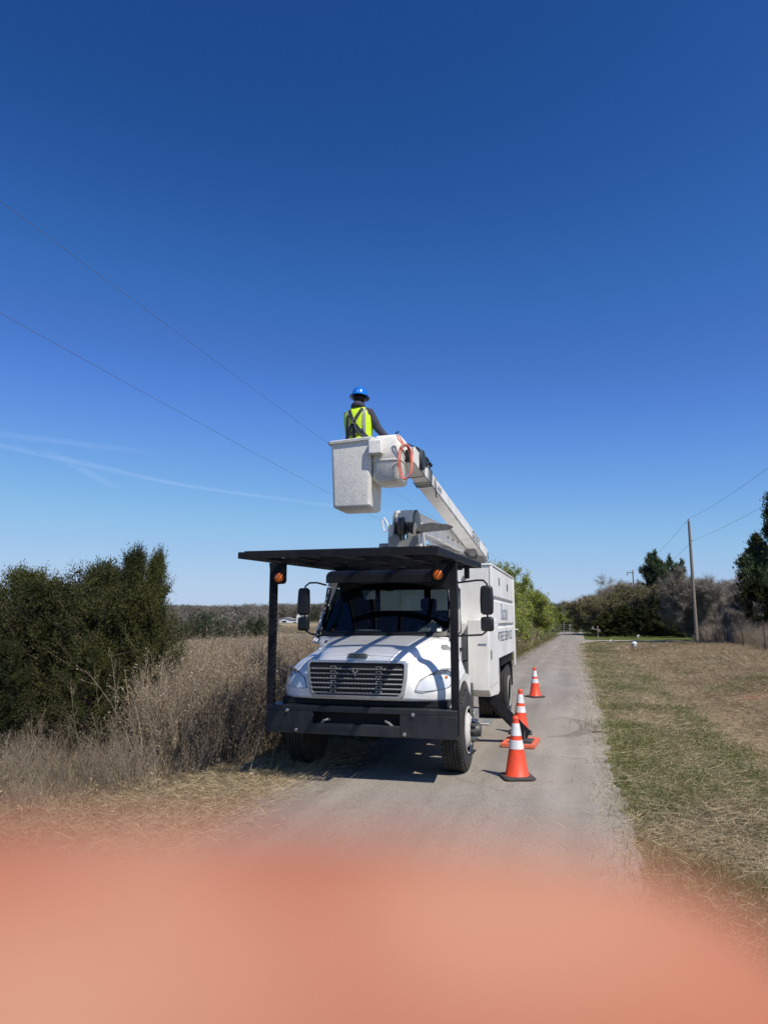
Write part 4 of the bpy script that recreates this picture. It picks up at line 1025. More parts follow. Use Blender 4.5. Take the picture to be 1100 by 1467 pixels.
tp('saddle_bar', B().add([tw(-2.42, 10.75, 3.25), tw(-2.42, 10.75, 3.36), tw(-2.22, 10.85, 3.40), tw(-1.97, 11.0, 3.38), tw(-1.90, 11.05, 3.345), tw(-1.97, 11.0, 3.30)] + [tw(-2.42, 10.95, 3.25), tw(-2.42, 10.95, 3.36), tw(-2.22, 11.0, 3.40), tw(-1.97, 11.1, 3.38), tw(-1.90, 11.08, 3.345), tw(-1.97, 11.1, 3.30)],
    [(5,4,3,2,1,0), (6,7,8,9,10,11)] + [(i, (i+1) % 6, 6 + (i+1) % 6, 6 + i) for i in range(6)]), 'dgrey', bevel=.004)
for q in range(5):
    x = cx - .1 + q * .055
    tp('hydraulic_hose', B().tube([(x, cy - .05, 3.05), (x + .01, cy - .30 - .02*(q % 2), 3.18), (x, cy - .30, 3.34), (x + .03, cy - .1, 3.5)], .012, 6), 'plastic', smooth=True)
# lower boom with reinforcing plate
L0, L1 = Vector((-2.68, 11.3, 3.50)), Vector((-2.30, 15.2, 3.42))
lb = part('lower_boom', B().beam(L0 - TL, L1 - TL, .28, .32), 'boomwhite', bevel=.02)
lb['label'] = 'pale lower boom lying back over the chip box'
part('boom_sleeve', B().beam(L0.lerp(L1, .40) - TL, L0.lerp(L1, .78) - TL, .31, .36), 'boomwhite', lb, bevel=.012)
for q in range(4):
    c = L0.lerp(L1, .45 + q * .09); part('bolt_head', B().lathe([(0, .172), (.02, .17), (.025, .155)], (c.x - TL.x, c.y - TL.y, c.z - .05), 'x', 8), 'dgrey', lb)
part('lift_cylinder', B().tube([tw(-2.60, 11.6, 3.10), tw(-2.42, 13.6, 3.22)], .06, 14).tube([tw(-2.42, 13.6, 3.22), tw(-2.36, 14.4, 3.28)], .035, 12), 'grey', lb, smooth=True)
# elbow
el = part('elbow', B().lathe([(.12, -.34), (.23, -.33), (.25, -.26), (.25, .12), (.20, .18)], (tw(-2.12, 15.25, 3.30)), 'x', 28), 'grey', smooth=True)
part('elbow_plate', B().prism([(7.0, 3.12), (6.9, 3.35), (7.0, 3.56), (7.25, 3.60), (7.45, 3.45), (7.45, 3.15), (7.2, 3.05)], -.02, .03, 'x'), 'boomwhite', el, bevel=.01)
part('elbow_bracket', B().box(.14, .32, 6.40, 6.60, 3.30, 3.60).box(.12, .14, 6.38, 6.62, 3.25, 3.62), 'boxwhite', el, bevel=.02)
part('elbow_hollow_shade', B().box(.17, .28, 6.385, 6.398, 3.34, 3.52), 'dark', el)  # dark plate on the bracket face, stands for shade inside the hollow
part('elbow_drum', B().lathe([(.08, -.12), (.10, -.11), (.10, .1), (.06, .12)], (.40, 6.55, 3.28), 'y', 16), 'grey', el, smooth=True)
part('elbow_hose', B().tube([(0.22, 6.4, 3.40), (.30, 6.35, 3.24), (.38, 6.4, 3.14), (.46, 6.7, 3.15), (.48, 7.0, 3.3)], .02, 6).tube([(0.0, 6.62, 3.30), (.12, 6.5, 3.14), (.30, 6.6, 3.06), (.44, 6.9, 3.1)], .016, 6), 'plastic', el, smooth=True)
# upper boom
U0, U1 = Vector((-2.35, 9.75, 4.235)), Vector((-2.03, 15.45, 3.28))
ub = part('upper_boom', B().beam(U1 - TL, U0 - TL, .25, .25, w2=.22, h2=.22), 'boomwhite', bevel=.012)
ub['label'] = 'long white upper boom rising forward to the bucket'
ud = (U0 - U1).normalized(); usd = ud.cross(Vector((0, 0, 1))).normalized(); uu = usd.cross(ud)
if usd.x < 0: usd = -usd
def up_(t, a=0, c=0): return U1.lerp(U0, t) + usd * a + uu * (c if uu.z > 0 else -c) - TL
part('boom_end_cap', B().tube([up_(-.045, 0, 0), up_(-.03, 0, 0), up_(.0, 0, 0), up_(.01, 0, 0)], [.07, .12, .14, .14], 20), 'grey', ub, smooth=True)
part('boom_rail', B().beam(up_(.02, .127, -.095), up_(.98, .114, -.085), .012, .018), 'grey', ub)
def boom_text(name, body, size, t, mt, xs=1.0):
    o = text(name, body, size, mt, ub, up_(t, .128, -.045), (0, 0, 0), 1.0, .001)
    xax = -ud if (-ud).y > 0 else ud; yax = uu if uu.z > 0 else -uu; zax = xax.cross(yax)
    m = Matrix((xax, yax, zax)).transposed().to_4x4(); o.matrix_local = Matrix.Translation(up_(t, .1265, -.05)) @ m @ Matrix.Diagonal((xs, 1, 1, 1))
    return o
boom_text('boom_number', '419', .15, .745, 'text', 1.1)
boom_text('boom_lettering', 'ALTEC', .13, .22, 'text', 1.45)
for (t0, t1, a, c) in ((.16, .28, -.085, -.085), (.16, .28, .085, .085)):
    part('lettering_frame', B().beam(up_(t0, .128, a), up_(t1, .128, c), .004, .010), 'text', ub)
for t in (.16, .28): part('lettering_frame', B().beam(up_(t, .128, -.085), up_(t, .128, .085), .010, .004, ud), 'text', ub)
for t in (.905, .86, .845, .835, .827):
    b = B(); w, h = .125, .125
    ps = [up_(t + d, sx_*w, sz*h) for d, sx_, sz in ((0, -1, -1), (.004, 1, -1), (.006, 1, 1), (.002, -1, 1))]
    b.tube(ps, .008, 5, closed=True); part('strap', b, 'plastic', ub)
part('hanging_strap', B().tube([up_(.80, .14, .10), up_(.805, .145, -.02), up_(.80, .15, -.17), up_(.795, .15, -.24)], .011, 6), 'plastic', ub)
part('webbing_roll', B().lathe([(.02, -.05), (.145, -.05), (.155, -.03), (.155, .05), (.145, .07), (.02, .07)], up_(.945, .10, .06), 'x', 24), 'strap', ub, smooth=True)
part('webbing_roll', B().tube([up_(.985, .06, .12), up_(.955, .06, .20), up_(.92, .07, .20), up_(.885, .08, .13), up_(.87, .08, .10)], [.02, .06, .075, .06, .03], 10), 'strap', ub, smooth=True)
for t in (.90, .885, .865, .85): part('hose_fitting', B().tube([up_(t, .08, .10), up_(t - .003, .12, .19)], .015, 8).tube([up_(t-.003, .11, .18), up_(t - .003, .14, .215)], .024, 8), 'plastic', ub, smooth=True)
part('tip_bracket', B().beam(up_(.86, .03, .13), up_(.995, .03, .13), .16, .05), 'boomwhite', ub, bevel=.008)
part('tip_plate', B().beam(up_(.965, .125, 0), up_(1.012, .125, 0), .02, .24), 'boomwhite', ub, bevel=.004)
part('tip_hollow_shade', B().beam(up_(1.0005, -.01, 0), up_(1.006, -.01, 0), .19, .19), 'dark', ub)  # thin dark block on the solid boom end, stands for its inner shade
part('tip_hoses', B().tube([up_(1.0, -.05, .05), up_(1.03, -.03, .10), up_(1.05, .0, .02), up_(1.0, .03, -.06)], .012, 6).tube([up_(1.0, .04, .08), up_(1.03, .06, .12), up_(.98, .11, .18), up_(.93, .10, .17)], .012, 6), 'plastic', ub, smooth=True)
# coil of salmon hose
b = B()
for q, (dx, rz_, rx_) in enumerate(((0, .262, .098), (.012, .245, .088))):
    ps = []
    for k in range(36):
        a = 2*PI*k/36; ps.append(tw(-2.275 + rx_*math.cos(a) + dx, 9.33 + .02*math.sin(2*a) + q*.03, 4.06 + rz_*math.sin(a) + .01*math.sin(3*a)))
    b.tube(ps, .010, 8, closed=True)
b.tube([tw(-2.30, 9.36, 4.31), tw(-2.38, 9.36, 4.40), tw(-2.40, 9.36, 4.46), tw(-2.37, 9.37, 4.45), tw(-2.29, 9.38, 4.30)], .010, 8)
b.tube([tw(-2.26, 9.38, 4.30), tw(-2.22, 9.42, 4.15), tw(-2.20, 9.42, 3.98), tw(-2.21, 9.42, 3.90)], .010, 8)
part('hose_coil', b, 'hose', ub, smooth=True)

# --- bucket
bk = thing('bucket', (0, 0, 0), None, None); bk.parent = T
bk['label'] = 'white fibreglass bucket with rolled rim'
BX0, BX1, BY0, BY1, BZ0, BZ1 = -3.385, -2.825, 9.43, 10.06, 3.46, 4.42
def rr_rect(x0, x1, y0, y1, r, z, n=5, tilt=0.0):
    out = []
    for cx_, cy_, a0 in ((x1 - r, y1 - r, 0), (x0 + r, y1 - r, 90), (x0 + r, y0 + r, 180), (x1 - r, y0 + r, 270)):
        for k in range(n + 1):
            a = rad(a0 + 90*k/n); xx = cx_ + r*math.cos(a); out.append(tw(xx, cy_ + r*math.sin(a), z + tilt*(xx - x0)))
    return out
def loft(rings, cap0=True, cap1=False):
    b = B(); n = len(rings[0]); b.v = [tuple(v) for r in rings for v in r]
    for i in range(len(rings) - 1):
        for j in range(n): b.f.append((i*n+j, i*n+(j+1) % n, (i+1)*n+(j+1) % n, (i+1)*n+j))
    if cap0: b.f.append(tuple(range(n))[::-1])
    if cap1: b.f.append(tuple((len(rings)-1)*n + j for j in range(n)))
    return b
def RR(g, z, r=.05, tilt=0): return rr_rect(BX0 - g, BX1 + g, BY0 - g, BY1 + g, r, z, tilt=tilt)
rings = [RR(-.03, BZ0), RR(-.008, BZ0 + .012), RR(0, BZ0 + .04), RR(.028, BZ1 - .05, tilt=.05), RR(.030, BZ1 - .035, tilt=.05), RR(.065, BZ1 - .02, tilt=.05), RR(.072, BZ1 + .012, tilt=.05), RR(.045, BZ1 + .028, tilt=.05), RR(.012, BZ1 + .01, tilt=.05), RR(-.0, BZ1 - .1, tilt=.05), RR(-.03, BZ0 + .06)]
b = loft(rings, True, True); obj('shell', b, 'fibre', bk, smooth=True, angle=50)
obj('corner_scuff', B().add([tw(-2.846, 9.432, 3.50), tw(-2.828, 9.45, 3.50), tw(-2.826, 9.47, 3.56), tw(-2.836, 9.44, 3.60)], [(0,1,2,3)]), 'white', bk)
# step cut and bucket mount cover on the right
cv = part('control_cover', loft([rr_rect(-2.76, -2.42, 9.50, 9.95, .07, 3.82), rr_rect(-2.80, -2.385, 9.45, 9.98, .09, 3.86), rr_rect(-2.80, -2.375, 9.44, 9.98, .09, 4.14), rr_rect(-2.80, -2.37, 9.43, 9.98, .09, 4.16), rr_rect(-2.80, -2.37, 9.43, 9.98, .10, 4.44, tilt=.02), rr_rect(-2.77, -2.40, 9.46, 9.95, .09, 4.495, tilt=.02), rr_rect(-2.72, -2.46, 9.52, 9.9, .06, 4.51, tilt=.02)], True, True), 'fibre', smooth=True, angle=60)
cv['label'] = 'rounded white cover over the bucket controls'
part('cover_seam', loft([rr_rect(-2.803, -2.372, 9.432, 9.982, .09, 4.12), rr_rect(-2.812, -2.363, 9.423, 9.99, .09, 4.125), rr_rect(-2.812, -2.363, 9.423, 9.99, .09, 4.14), rr_rect(-2.803, -2.372, 9.432, 9.982, .09, 4.145)]), 'fibre', cv)
part('control_box', B().box(*sorted((tw(-2.815,0,0).x, tw(-2.615,0,0).x)), tw(0, 9.31, 0).y, tw(0, 9.425, 0).y, 4.20, 4.41), 'fibre', cv, bevel=.02, seg=3)
part('mount_bracket', B().hexa([tw(-2.79, 9.50, 3.95), tw(-2.78, 9.5, 3.95), tw(-2.78, 9.8, 3.95), tw(-2.84, 9.8, 3.95)], [tw(-2.83, 9.50, 4.3), tw(-2.79, 9.5, 4.3), tw(-2.79, 9.8, 4.3), tw(-2.84, 9.8, 4.3)]), 'grey', cv)
part('lever', B().tube([tw(-2.50, 9.6, 4.50), tw(-2.47, 9.6, 4.56), tw(-2.43, 9.6, 4.58)], .012, 8), 'plastic', cv)
# ================================================================== PERSON IN THE BUCKET
PX, PY, PZ = -3.10, 9.78, 3.53
pr = thing('person', (PX, PY, PZ), 'person in blue hard hat and yellow-green vest standing in the bucket, back turned', 'person')
def sk(name, pts, edges, radii, mt, **k): return skin(name, pts, edges, radii, mt, pr, **k)
# joints (local, facing +y away from camera, leaning a little left)
J = dict(pel=(0,0,.90), bel=(0,.01,1.02), chest=(0,.0,1.24), uch=(.0,-.01,1.39), nk=(0,.01,1.49), hd0=(0,.03,1.56), hd1=(0,.045,1.66), hd2=(0,.04,1.74),
         sl=(-.17,.0,1.41), el=(-.215,.16,1.19), wl=(-.15,.33,1.04), hl=(-.13,.39,1.02),
         sr=(.18,-.01,1.41), er=(.31,.0,1.15), wr=(.46,-.02,1.005), hr=(.52,.0,.985),
         hipl=(-.09,0,.86), kl=(-.10,.02,.47), al=(-.10,-.02,.09), tl=(-.11,.13,.04), hipr=(.09,0,.86), kr=(.11,.03,.47), ar=(.11,-.01,.09), tr=(.12,.14,.04))
names = list(J); ix = {n: i for i, n in enumerate(names)}
ed = [('pel','bel'),('bel','chest'),('chest','uch'),('uch','nk'),('nk','hd0'),('hd0','hd1'),('hd1','hd2'),('uch','sl'),('sl','el'),('el','wl'),('wl','hl'),('uch','sr'),('sr','er'),('er','wr'),('wr','hr'),
      ('pel','hipl'),('hipl','kl'),('kl','al'),('al','tl'),('pel','hipr'),('hipr','kr'),('kr','ar'),('ar','tr')]
rd = dict(pel=(.15,.10), bel=(.14,.10), chest=(.155,.11), uch=(.14,.10), nk=.06, hd0=(.062,.075), hd1=(.078,.098), hd2=(.06,.08), sl=.065, el=.045, wl=.03, hl=(.035,.018), sr=.065, er=.045, wr=.03, hr=(.035,.018),
          hipl=.085, kl=.058, al=.042, tl=.035, hipr=.085, kr=.058, ar=.042, tr=.035)
body = sk('body', [J[n] for n in names], [(ix[a], ix[c]) for a, c in ed], [rd[n] for n in names], 'skin', root=0)
def hand(hx, side, base, fwd, upv):
    """palm + five unequal bent fingers, each rooted in the palm"""
    f = Vector(fwd).normalized(); u = Vector(upv).normalized(); s_ = f.cross(u).normalized() * side
    pts = [Vector(base) - f*.02, Vector(base) + f*.05]; r_ = [(.030,.016), (.038,.015)]; e_ = [(0, 1)]
    for k, (off, ln) in enumerate(((-.030,.068), (-.010,.076), (.010,.071), (.029,.055))):
        p0 = Vector(base) + f*.05 + s_*off; i0 = len(pts)
        pts += [p0 + f*.008, p0 + f*ln*.5 + u*.002, p0 + f*ln*.85 - u*.014, p0 + f*ln*.98 - u*.032]; r_ += [.009, .0085, .008, .0065]
        e_ += [(1, i0), (i0, i0+1), (i0+1, i0+2), (i0+2, i0+3)]
    i0 = len(pts); b0 = Vector(base) + f*.0
    pts += [b0 - s_*.036, b0 - s_*.056 + f*.028, b0 - s_*.060 + f*.055 - u*.01]; r_ += [.013, .010, .008]; e_ += [(0, i0), (i0, i0+1), (i0+1, i0+2)]
    return sk('hand', pts, e_, r_, 'skin', sub=1, root=0)
hand(0, 1, J['hr'], (.9, .25, -.1), (0, 0, 1)); hand(0, -1, J['hl'], (.2, .9, -.1), (0, 0, 1))
# face, turned away from the road
hc = Vector((0, .045, 1.655))
def ball(name, c, r, mt, par=None, n=12):
    pf = [(r[0]*math.sin(PI*k/n), 0) for k in range(n+1)]
    b = B(); vs = []; m = 14
    for k in range(n+1):
        for j in range(m): a = 2*PI*j/m; q = PI*k/n; vs.append((c[0] + r[0]*math.sin(q)*math.cos(a), c[1] + r[1]*math.sin(q)*math.sin(a), c[2] + r[2]*math.cos(q)))
    b.add(vs, [(k*m+j, k*m+(j+1) % m, (k+1)*m+(j+1) % m, (k+1)*m+j) for k in range(n) for j in range(m)])
    return obj(name, b, mt, par or pr, smooth=True, angle=180)
ball('nose', hc + Vector((0, .098, -.01)), (.013, .02, .026), 'skin', body)
for s in (-1, 1):
    ball('ear', hc + Vector((s*.080, .0, -.005)), (.012, .02, .032), 'skin', body); ball('eye', hc + Vector((s*.031, .088, .02)), (.012, .009, .009), 'paper', body)
    ball('iris', hc + Vector((s*.031, .0965, .02)), (.005, .003, .005), 'hair', body)
ball('mouth', hc + Vector((0, .088, -.055)), (.026, .010, .007), 'hose', body)
ball('hair', hc + Vector((0, -.022, .015)), (.087, .088, .10), 'hair')
# sweatshirt with hood, trousers, boots
sw = ['bel','chest','uch','nk','sl','el','wl','sr','er','wr']; pad = dict(bel=(.17,.125), chest=(.185,.13), uch=(.178,.12), nk=(.082,.085), sl=.085, el=.063, wl=.043, sr=.088, er=.066, wr=.045)
swp = [Vector(J[n]) + Vector((0, -.004, 0)) for n in sw] + [Vector((0, -.0, .93))]; si = {n: i for i, n in enumerate(sw)}
ee = [(si[a], si[c]) for a, c in ed if a in si and c in si] + [(si['bel'], len(sw))]
sk('sweatshirt', swp, ee, [pad[n] for n in sw] + [(.17, .125)], 'sweat', root=2)
sk('hood', [(-.085, -.01, 1.50), (-.06, -.075, 1.535), (0, -.10, 1.555), (.06, -.075, 1.535), (.085, -.01, 1.50)], [(0,1),(1,2),(2,3),(3,4)], [.050, .058, .06, .058, .050], 'sweat')
tr_ = ['pel','hipl','kl','al','hipr','kr','ar']; ti = {n: i for i, n in enumerate(tr_)}; tpad = dict(pel=(.165,.12), hipl=.10, kl=.075, al=.062, hipr=.10, kr=.075, ar=.062)
sk('trousers', [J[n] for n in tr_] + [(0,0,1.0)], [(ti[a], ti[c]) for a, c in ed if a in ti and c in ti] + [(0, 7)], [tpad[n] for n in tr_] + [(.16,.12)], 'trous')
for s, a, t in ((-1, 'al', 'tl'), (1, 'ar', 'tr')):
    A = Vector(J[a]); Tt = Vector(J[t]); sk('boot', [A + Vector((0,0,.10)), A + Vector((0,-.01,-.03)), Tt], [(0,1),(1,2)], [.06, (.05,.05), (.045,.035)], 'rubber', sub=1)
# vest: open-armed shell lofted round the torso
def oval(c, a, bb, n=28, sq=2.4):
    out = []
    for k in range(n):
        t = 2*PI*k/n; ct, st_ = math.cos(t), math.sin(t)
        out.append((c[0] + a*math.copysign(abs(ct)**(2/sq), ct), c[1] + bb*math.copysign(abs(st_)**(2/sq), st_), c[2]))
    return out
rows = [((0,.0,.92),.200,.150), ((0,.0,1.0),.198,.148), ((0,.0,1.1),.205,.150), ((0,-.002,1.2),.222,.156), ((0,-.004,1.30),.232,.154), ((0,-.006,1.38),.232,.145), ((0,-.004,1.45),.195,.125), ((0,0,1.505),.125,.10)]
Vv = [oval(*r) for r in rows]; n = 28; b = B(); b.v = [v for r in Vv for v in r]
for i in range(len(rows)-1):
    for j in range(n):
        am = min(abs(j - 0), abs(j - 28), abs(j - 14)) + (0)
        q = j + .5; dd = min(abs(q), abs(q-28), abs(q-14))
        if 4 <= i <= 5 and dd < 1.6: continue       # arm holes
        b.f.append((i*n+j, i*n+(j+1) % n, (i+1)*n+(j+1) % n, (i+1)*n+j))
vs = obj('vest', b, 'vest', pr, smooth=True, angle=180)
md = vs.modifiers.new('sub', 'SUBSURF'); md.levels = 1; md.render_levels = 1
def back(x, z, o=.0):      # a point on the back of the vest
    zz = [r[0][2] for r in rows]; a = np.interp(z, zz, [r[1] for r in rows]); bb_ = np.interp(z, zz, [r[2] for r in rows]); cyy = np.interp(z, zz, [r[0][1] for r in rows])
    f = max(0, 1 - abs(x / a) ** 2.4) ** (1/2.4); return Vector((x, cyy - bb_*f - .006 - o, z))
def ribbon(name, pts, w, mt, par=None, o=.0):
    P = []
    for i in range(len(pts) - 1):
        for k in range(6): t = k/6; P.append((pts[i][0]*(1-t) + pts[i+1][0]*t, pts[i][1]*(1-t) + pts[i+1][1]*t))
    P.append(pts[-1]); b = B(); V = []
    for i, (x, z) in enumerate(P):
        d = Vector((P[min(i+1, len(P)-1)][0] - P[max(i-1, 0)][0], P[min(i+1, len(P)-1)][1] - P[max(i-1, 0)][1])).normalized(); nx_, nz_ = -d.y, d.x
        for s in (-1, 1):
            q = back(x + s*nx_*w/2, z + s*nz_*w/2, o); V += [q, q + Vector((0, -.005, 0))]
    for i in range(len(P)-1):
        a = i*4; c = a + 4; b.f += [(a, a+1, c+1, c), (a+1, a+3, c+3, c+1), (a+3, a+2, c+2, c+3), (a+2, a, c, c+2)]
    b.v = [tuple(v) for v in V]; return obj(name, b, mt, par or pr)
for s in (-1, 1): ribbon('reflective_stripe', [(s*.125, .94), (s*.125, 1.2), (s*.125, 1.46)], .042, 'refl', vs)
ribbon('reflective_stripe', [(-.16, .985), (0, .985), (.16, .985)], .04, 'refl', vs)
hn = ribbon('harness', [(-.11, 1.46), (-.03, 1.25), (.05, 1.14), (.17, 1.02)], .046, 'strap', None, .008)
ribbon('harness_strap', [(.095, 1.47), (-.01, 1.28), (-.09, 1.16), (-.17, .99)], .046, 'strap', hn, .012)
ribbon('harness_strap', [(-.15, 1.06), (0, 1.10), (.12, 1.12)], .045, 'strap', hn, .016)
ribbon('harness_strap', [(-.02, 1.26), (-.025, 1.12), (-.02, .93)], .05, 'strap', hn, .02)
ribbon('harness_strap', [(-.12, 1.36), (-.14, 1.2), (-.15, 1.0)], .04, 'strap', hn, .012)
obj('d_ring', B().tube([back(-.03, 1.29, .03), back(.02, 1.27, .03), back(.0, 1.21, .03), back(-.05, 1.23, .03)], .007, 6, closed=True), 'grey', hn, smooth=True)
obj('lanyard', B().tube([back(-.015, 1.23, .03), back(.02, 1.1, .05), (.14, -.17, .98), (.24, -.16, .90), (.27, -.10, .86)], .012, 6), 'strap', hn, smooth=True)
# hard hat with full brim, tilted forward slightly
hb = B(); hp = [(.150, -.022), (.155, -.016), (.150, -.008), (.128, .004), (.118, .02), (.114, .055), (.098, .10), (.062, .132), (.025, .145), (0, .147)]
hb.lathe(hp, (0, 0, 0), 'z', 36); hb.f = [f for f in hb.f if len(f) <= 4]
hb.lathe([(.150, -.022), (.118, -.006), (.108, .04), (.05, .115), (0, .125)], (0, 0, 0), 'z', 36); hb.f = [f for f in hb.f if len(f) <= 4]
hat = obj('hard_hat', hb, 'hat', pr, smooth=True, angle=60); hat.location = (0, .03, 1.705); hat.rotation_euler = (rad(-6), rad(2), 0); hat.scale = (1, 1.12, 1)
rb = obj('hat_ridge', B().tube([(0, -.112, .03), (0, -.098, .09), (0, -.05, .135), (0, .0, .149), (0, .05, .135), (0, .10, .08)], .008, 6), 'hat', hat, smooth=True)

# ================================================================== CONES, PAD
def cone(name_loc, label, rz=0.0, h=.71):
    c = thing('traffic_cone', name_loc, label, 'cone', 'orange traffic cones beside the truck', rz)
    k = h / .71
    bs = B(); hw = .185*k
    sq = [(-hw+.035, -hw), (hw-.035, -hw), (hw, -hw+.035), (hw, hw-.035), (hw-.035, hw), (-hw+.035, hw), (-hw, hw-.035), (-hw, -hw+.035)]
    bs.add([(x, y, .004) for x, y in sq] + [(x, y, .024) for x, y in sq] + [(x*.90, y*.90, .034) for x, y in sq] + [(x*.8, y*.8, .036) for x, y in sq],
           [tuple(range(8))[::-1]] + [(r*8+i, r*8+(i+1) % 8, r*8+8+(i+1) % 8, r*8+8+i) for r in range(3) for i in range(8)] + [tuple(range(24, 32))])
    obj('base', bs, 'rubber', c, bevel=.004)
    r0, r1 = .135*k, .028*k
    def rz_(z): return r0 + (r1 - r0) * (z - .036) / (h - .036)
    zs_ = [.034, .05]; 
    prof = [(rz_(.036) + .014, .034), (rz_(.05) + .004, .045), (rz_(.30*k), .30*k), (rz_(.62*k), .62*k), (rz_(.665*k) , .665*k), (rz_(.67*k) + .006, .672*k), (rz_(.69*k)+.006, .695*k), (r1 * .9, h), (r1*.55, h), (r1*.55, h - .05)]
    obj('cone_body', B().lathe(prof, (0,0,0), 'z', 40), 'orange', c, smooth=True)
    for z0, z1 in ((.335*k, .435*k), (.485*k, .625*k)):
        obj('collar', B().lathe([(rz_(z0) + .0005, z0), (rz_(z0) + .0028, z0 + .002), (rz_(z1) + .0028, z1 - .002), (rz_(z1) + .0005, z1)], (0,0,0), 'z', 40), 'collar', c, smooth=True, angle=25)
    return c
c1 = cone((-.79, 8.76, .010), 'nearest orange cone with two white bands, by the front wheel', rad(20))
c2 = copy_tree(c1); c2.location = (-1.02, 12.15, .010); c2.rotation_euler = (0, rad(1.2), rad(5)); c2['label'] = 'middle orange cone behind the outrigger foot, half hidden by the nearest cone'
c3 = copy_tree(c1); c3.location = (-1.12, 17.85, .010); c3.rotation_euler = (0, 0, rad(40)); c3['label'] = 'farthest orange cone standing alone behind the rear wheel'
pd = thing('outrigger_pad', (-.93, 11.08, .012), 'flat orange frame-shaped pad under the outrigger foot', 'pad', None, rad(-3))
obj('pad_frame', B().box(-.245, .245, -.36, -.29, 0, .055).box(-.245, .245, .29, .36, 0, .055).box(-.245, -.18, -.29, .29, 0, .055).box(.18, .245, -.29, .29, 0, .055), 'padorange', pd, bevel=.008)
obj('pad_board', B().box(-.178, .178, -.288, .288, 0, .038), 'dgrey', pd)

# ================================================================== HAND OVER THE LENS
# the photographer's finger crosses the lower edge of the lens
fw = Vector((-math.sin(YAW) * math.cos(PITCH), math.cos(YAW) * math.cos(PITCH), math.sin(PITCH)))
rt = Vector((math.cos(YAW), math.sin(YAW), 0)); upv = rt.cross(fw)
hd = thing('hand', (0, 0, EYE), 'blurred fingertip of the photographer across the bottom of the lens', 'hand')
def cp(a, b_, c): return rt * a + upv * b_ + fw * c       # metres: right, up, forward of the eye
hm = bpy.data.materials.new('sunlit_fingertip_skin'); hm.use_nodes = True; hb_ = hm.node_tree.nodes['Principled BSDF']
hb_.inputs['Base Color'].default_value = (.44, .185, .105, 1); hb_.inputs['Roughness'].default_value = .9; hb_.inputs['Specular IOR Level'].default_value = .1
hb_.inputs['Subsurface Weight'].default_value = .0
hn_ = hm.node_tree.nodes.new('ShaderNodeTexNoise'); hn_.inputs['Scale'].default_value = 75; hn_.inputs['Detail'].default_value = 3
hr_ = hm.node_tree.nodes.new('ShaderNodeValToRGB'); hr_.color_ramp.elements[0].position = .35; hr_.color_ramp.elements[1].position = .65
hr_.color_ramp.elements[0].color = (.37, .135, .082, 1); hr_.color_ramp.elements[1].color = (.475, .235, .15, 1)
htc = hm.node_tree.nodes.new('ShaderNodeTexCoord'); hm.node_tree.links.new(htc.outputs['Object'], hn_.inputs[0]); hm.node_tree.links.new(hn_.outputs['Fac'], hr_.inputs[0]); hm.node_tree.links.new(hr_.outputs[0], hb_.inputs['Base Color'])
M['finger'] = hm
pts = [cp(-.10, -.085, .055), cp(-.075, -.056, .046),                          # wrist side palm, knuckle
       cp(-.058, -.0290, .034), cp(-.024, -.0222, .0268), cp(.004, -.0214, .0254), cp(.0185, -.0232, .0262)]   # index
rds = [(.030,.016), (.022,.014), .0108, .0104, .0096, .0086]
edg = [(0,1),(1,2),(2,3),(3,4),(4,5)]
for k, (dx, dy, ln) in enumerate(((-.058, -.048, .075), (-.062, -.068, .068), (-.068, -.088, .052))):   # middle, ring, little below
    i0 = len(pts)
    pts += [cp(dx, dy, .034 + .003*k), cp(dx + ln*.5, dy - .002, .030 + .004*k), cp(dx + ln*.85, dy - .004, .036 + .004*k), cp(dx + ln, dy - .006, .044 + .004*k)]
    rds += [.0100, .0095, .0088, .0075]; edg += [(1, i0) if k < 1 else (0, i0), (i0, i0+1), (i0+1, i0+2), (i0+2, i0+3)]
i0 = len(pts); pts += [cp(-.13, -.07, .075), cp(-.125, -.085, .10), cp(-.12, -.10, .115)]; rds += [.013, .0115, .0095]; edg += [(0, i0), (i0, i0+1), (i0+1, i0+2)]
i0 = len(pts); pts += [cp(-.13, -.085, .055), cp(-.19, -.15, .07)]; rds += [(.026,.02), (.03,.024)]; edg += [(0, i0), (i0, i0+1)]
skin('fingers_and_palm', pts, edg, rds, 'finger', hd, sub=2, root=0)
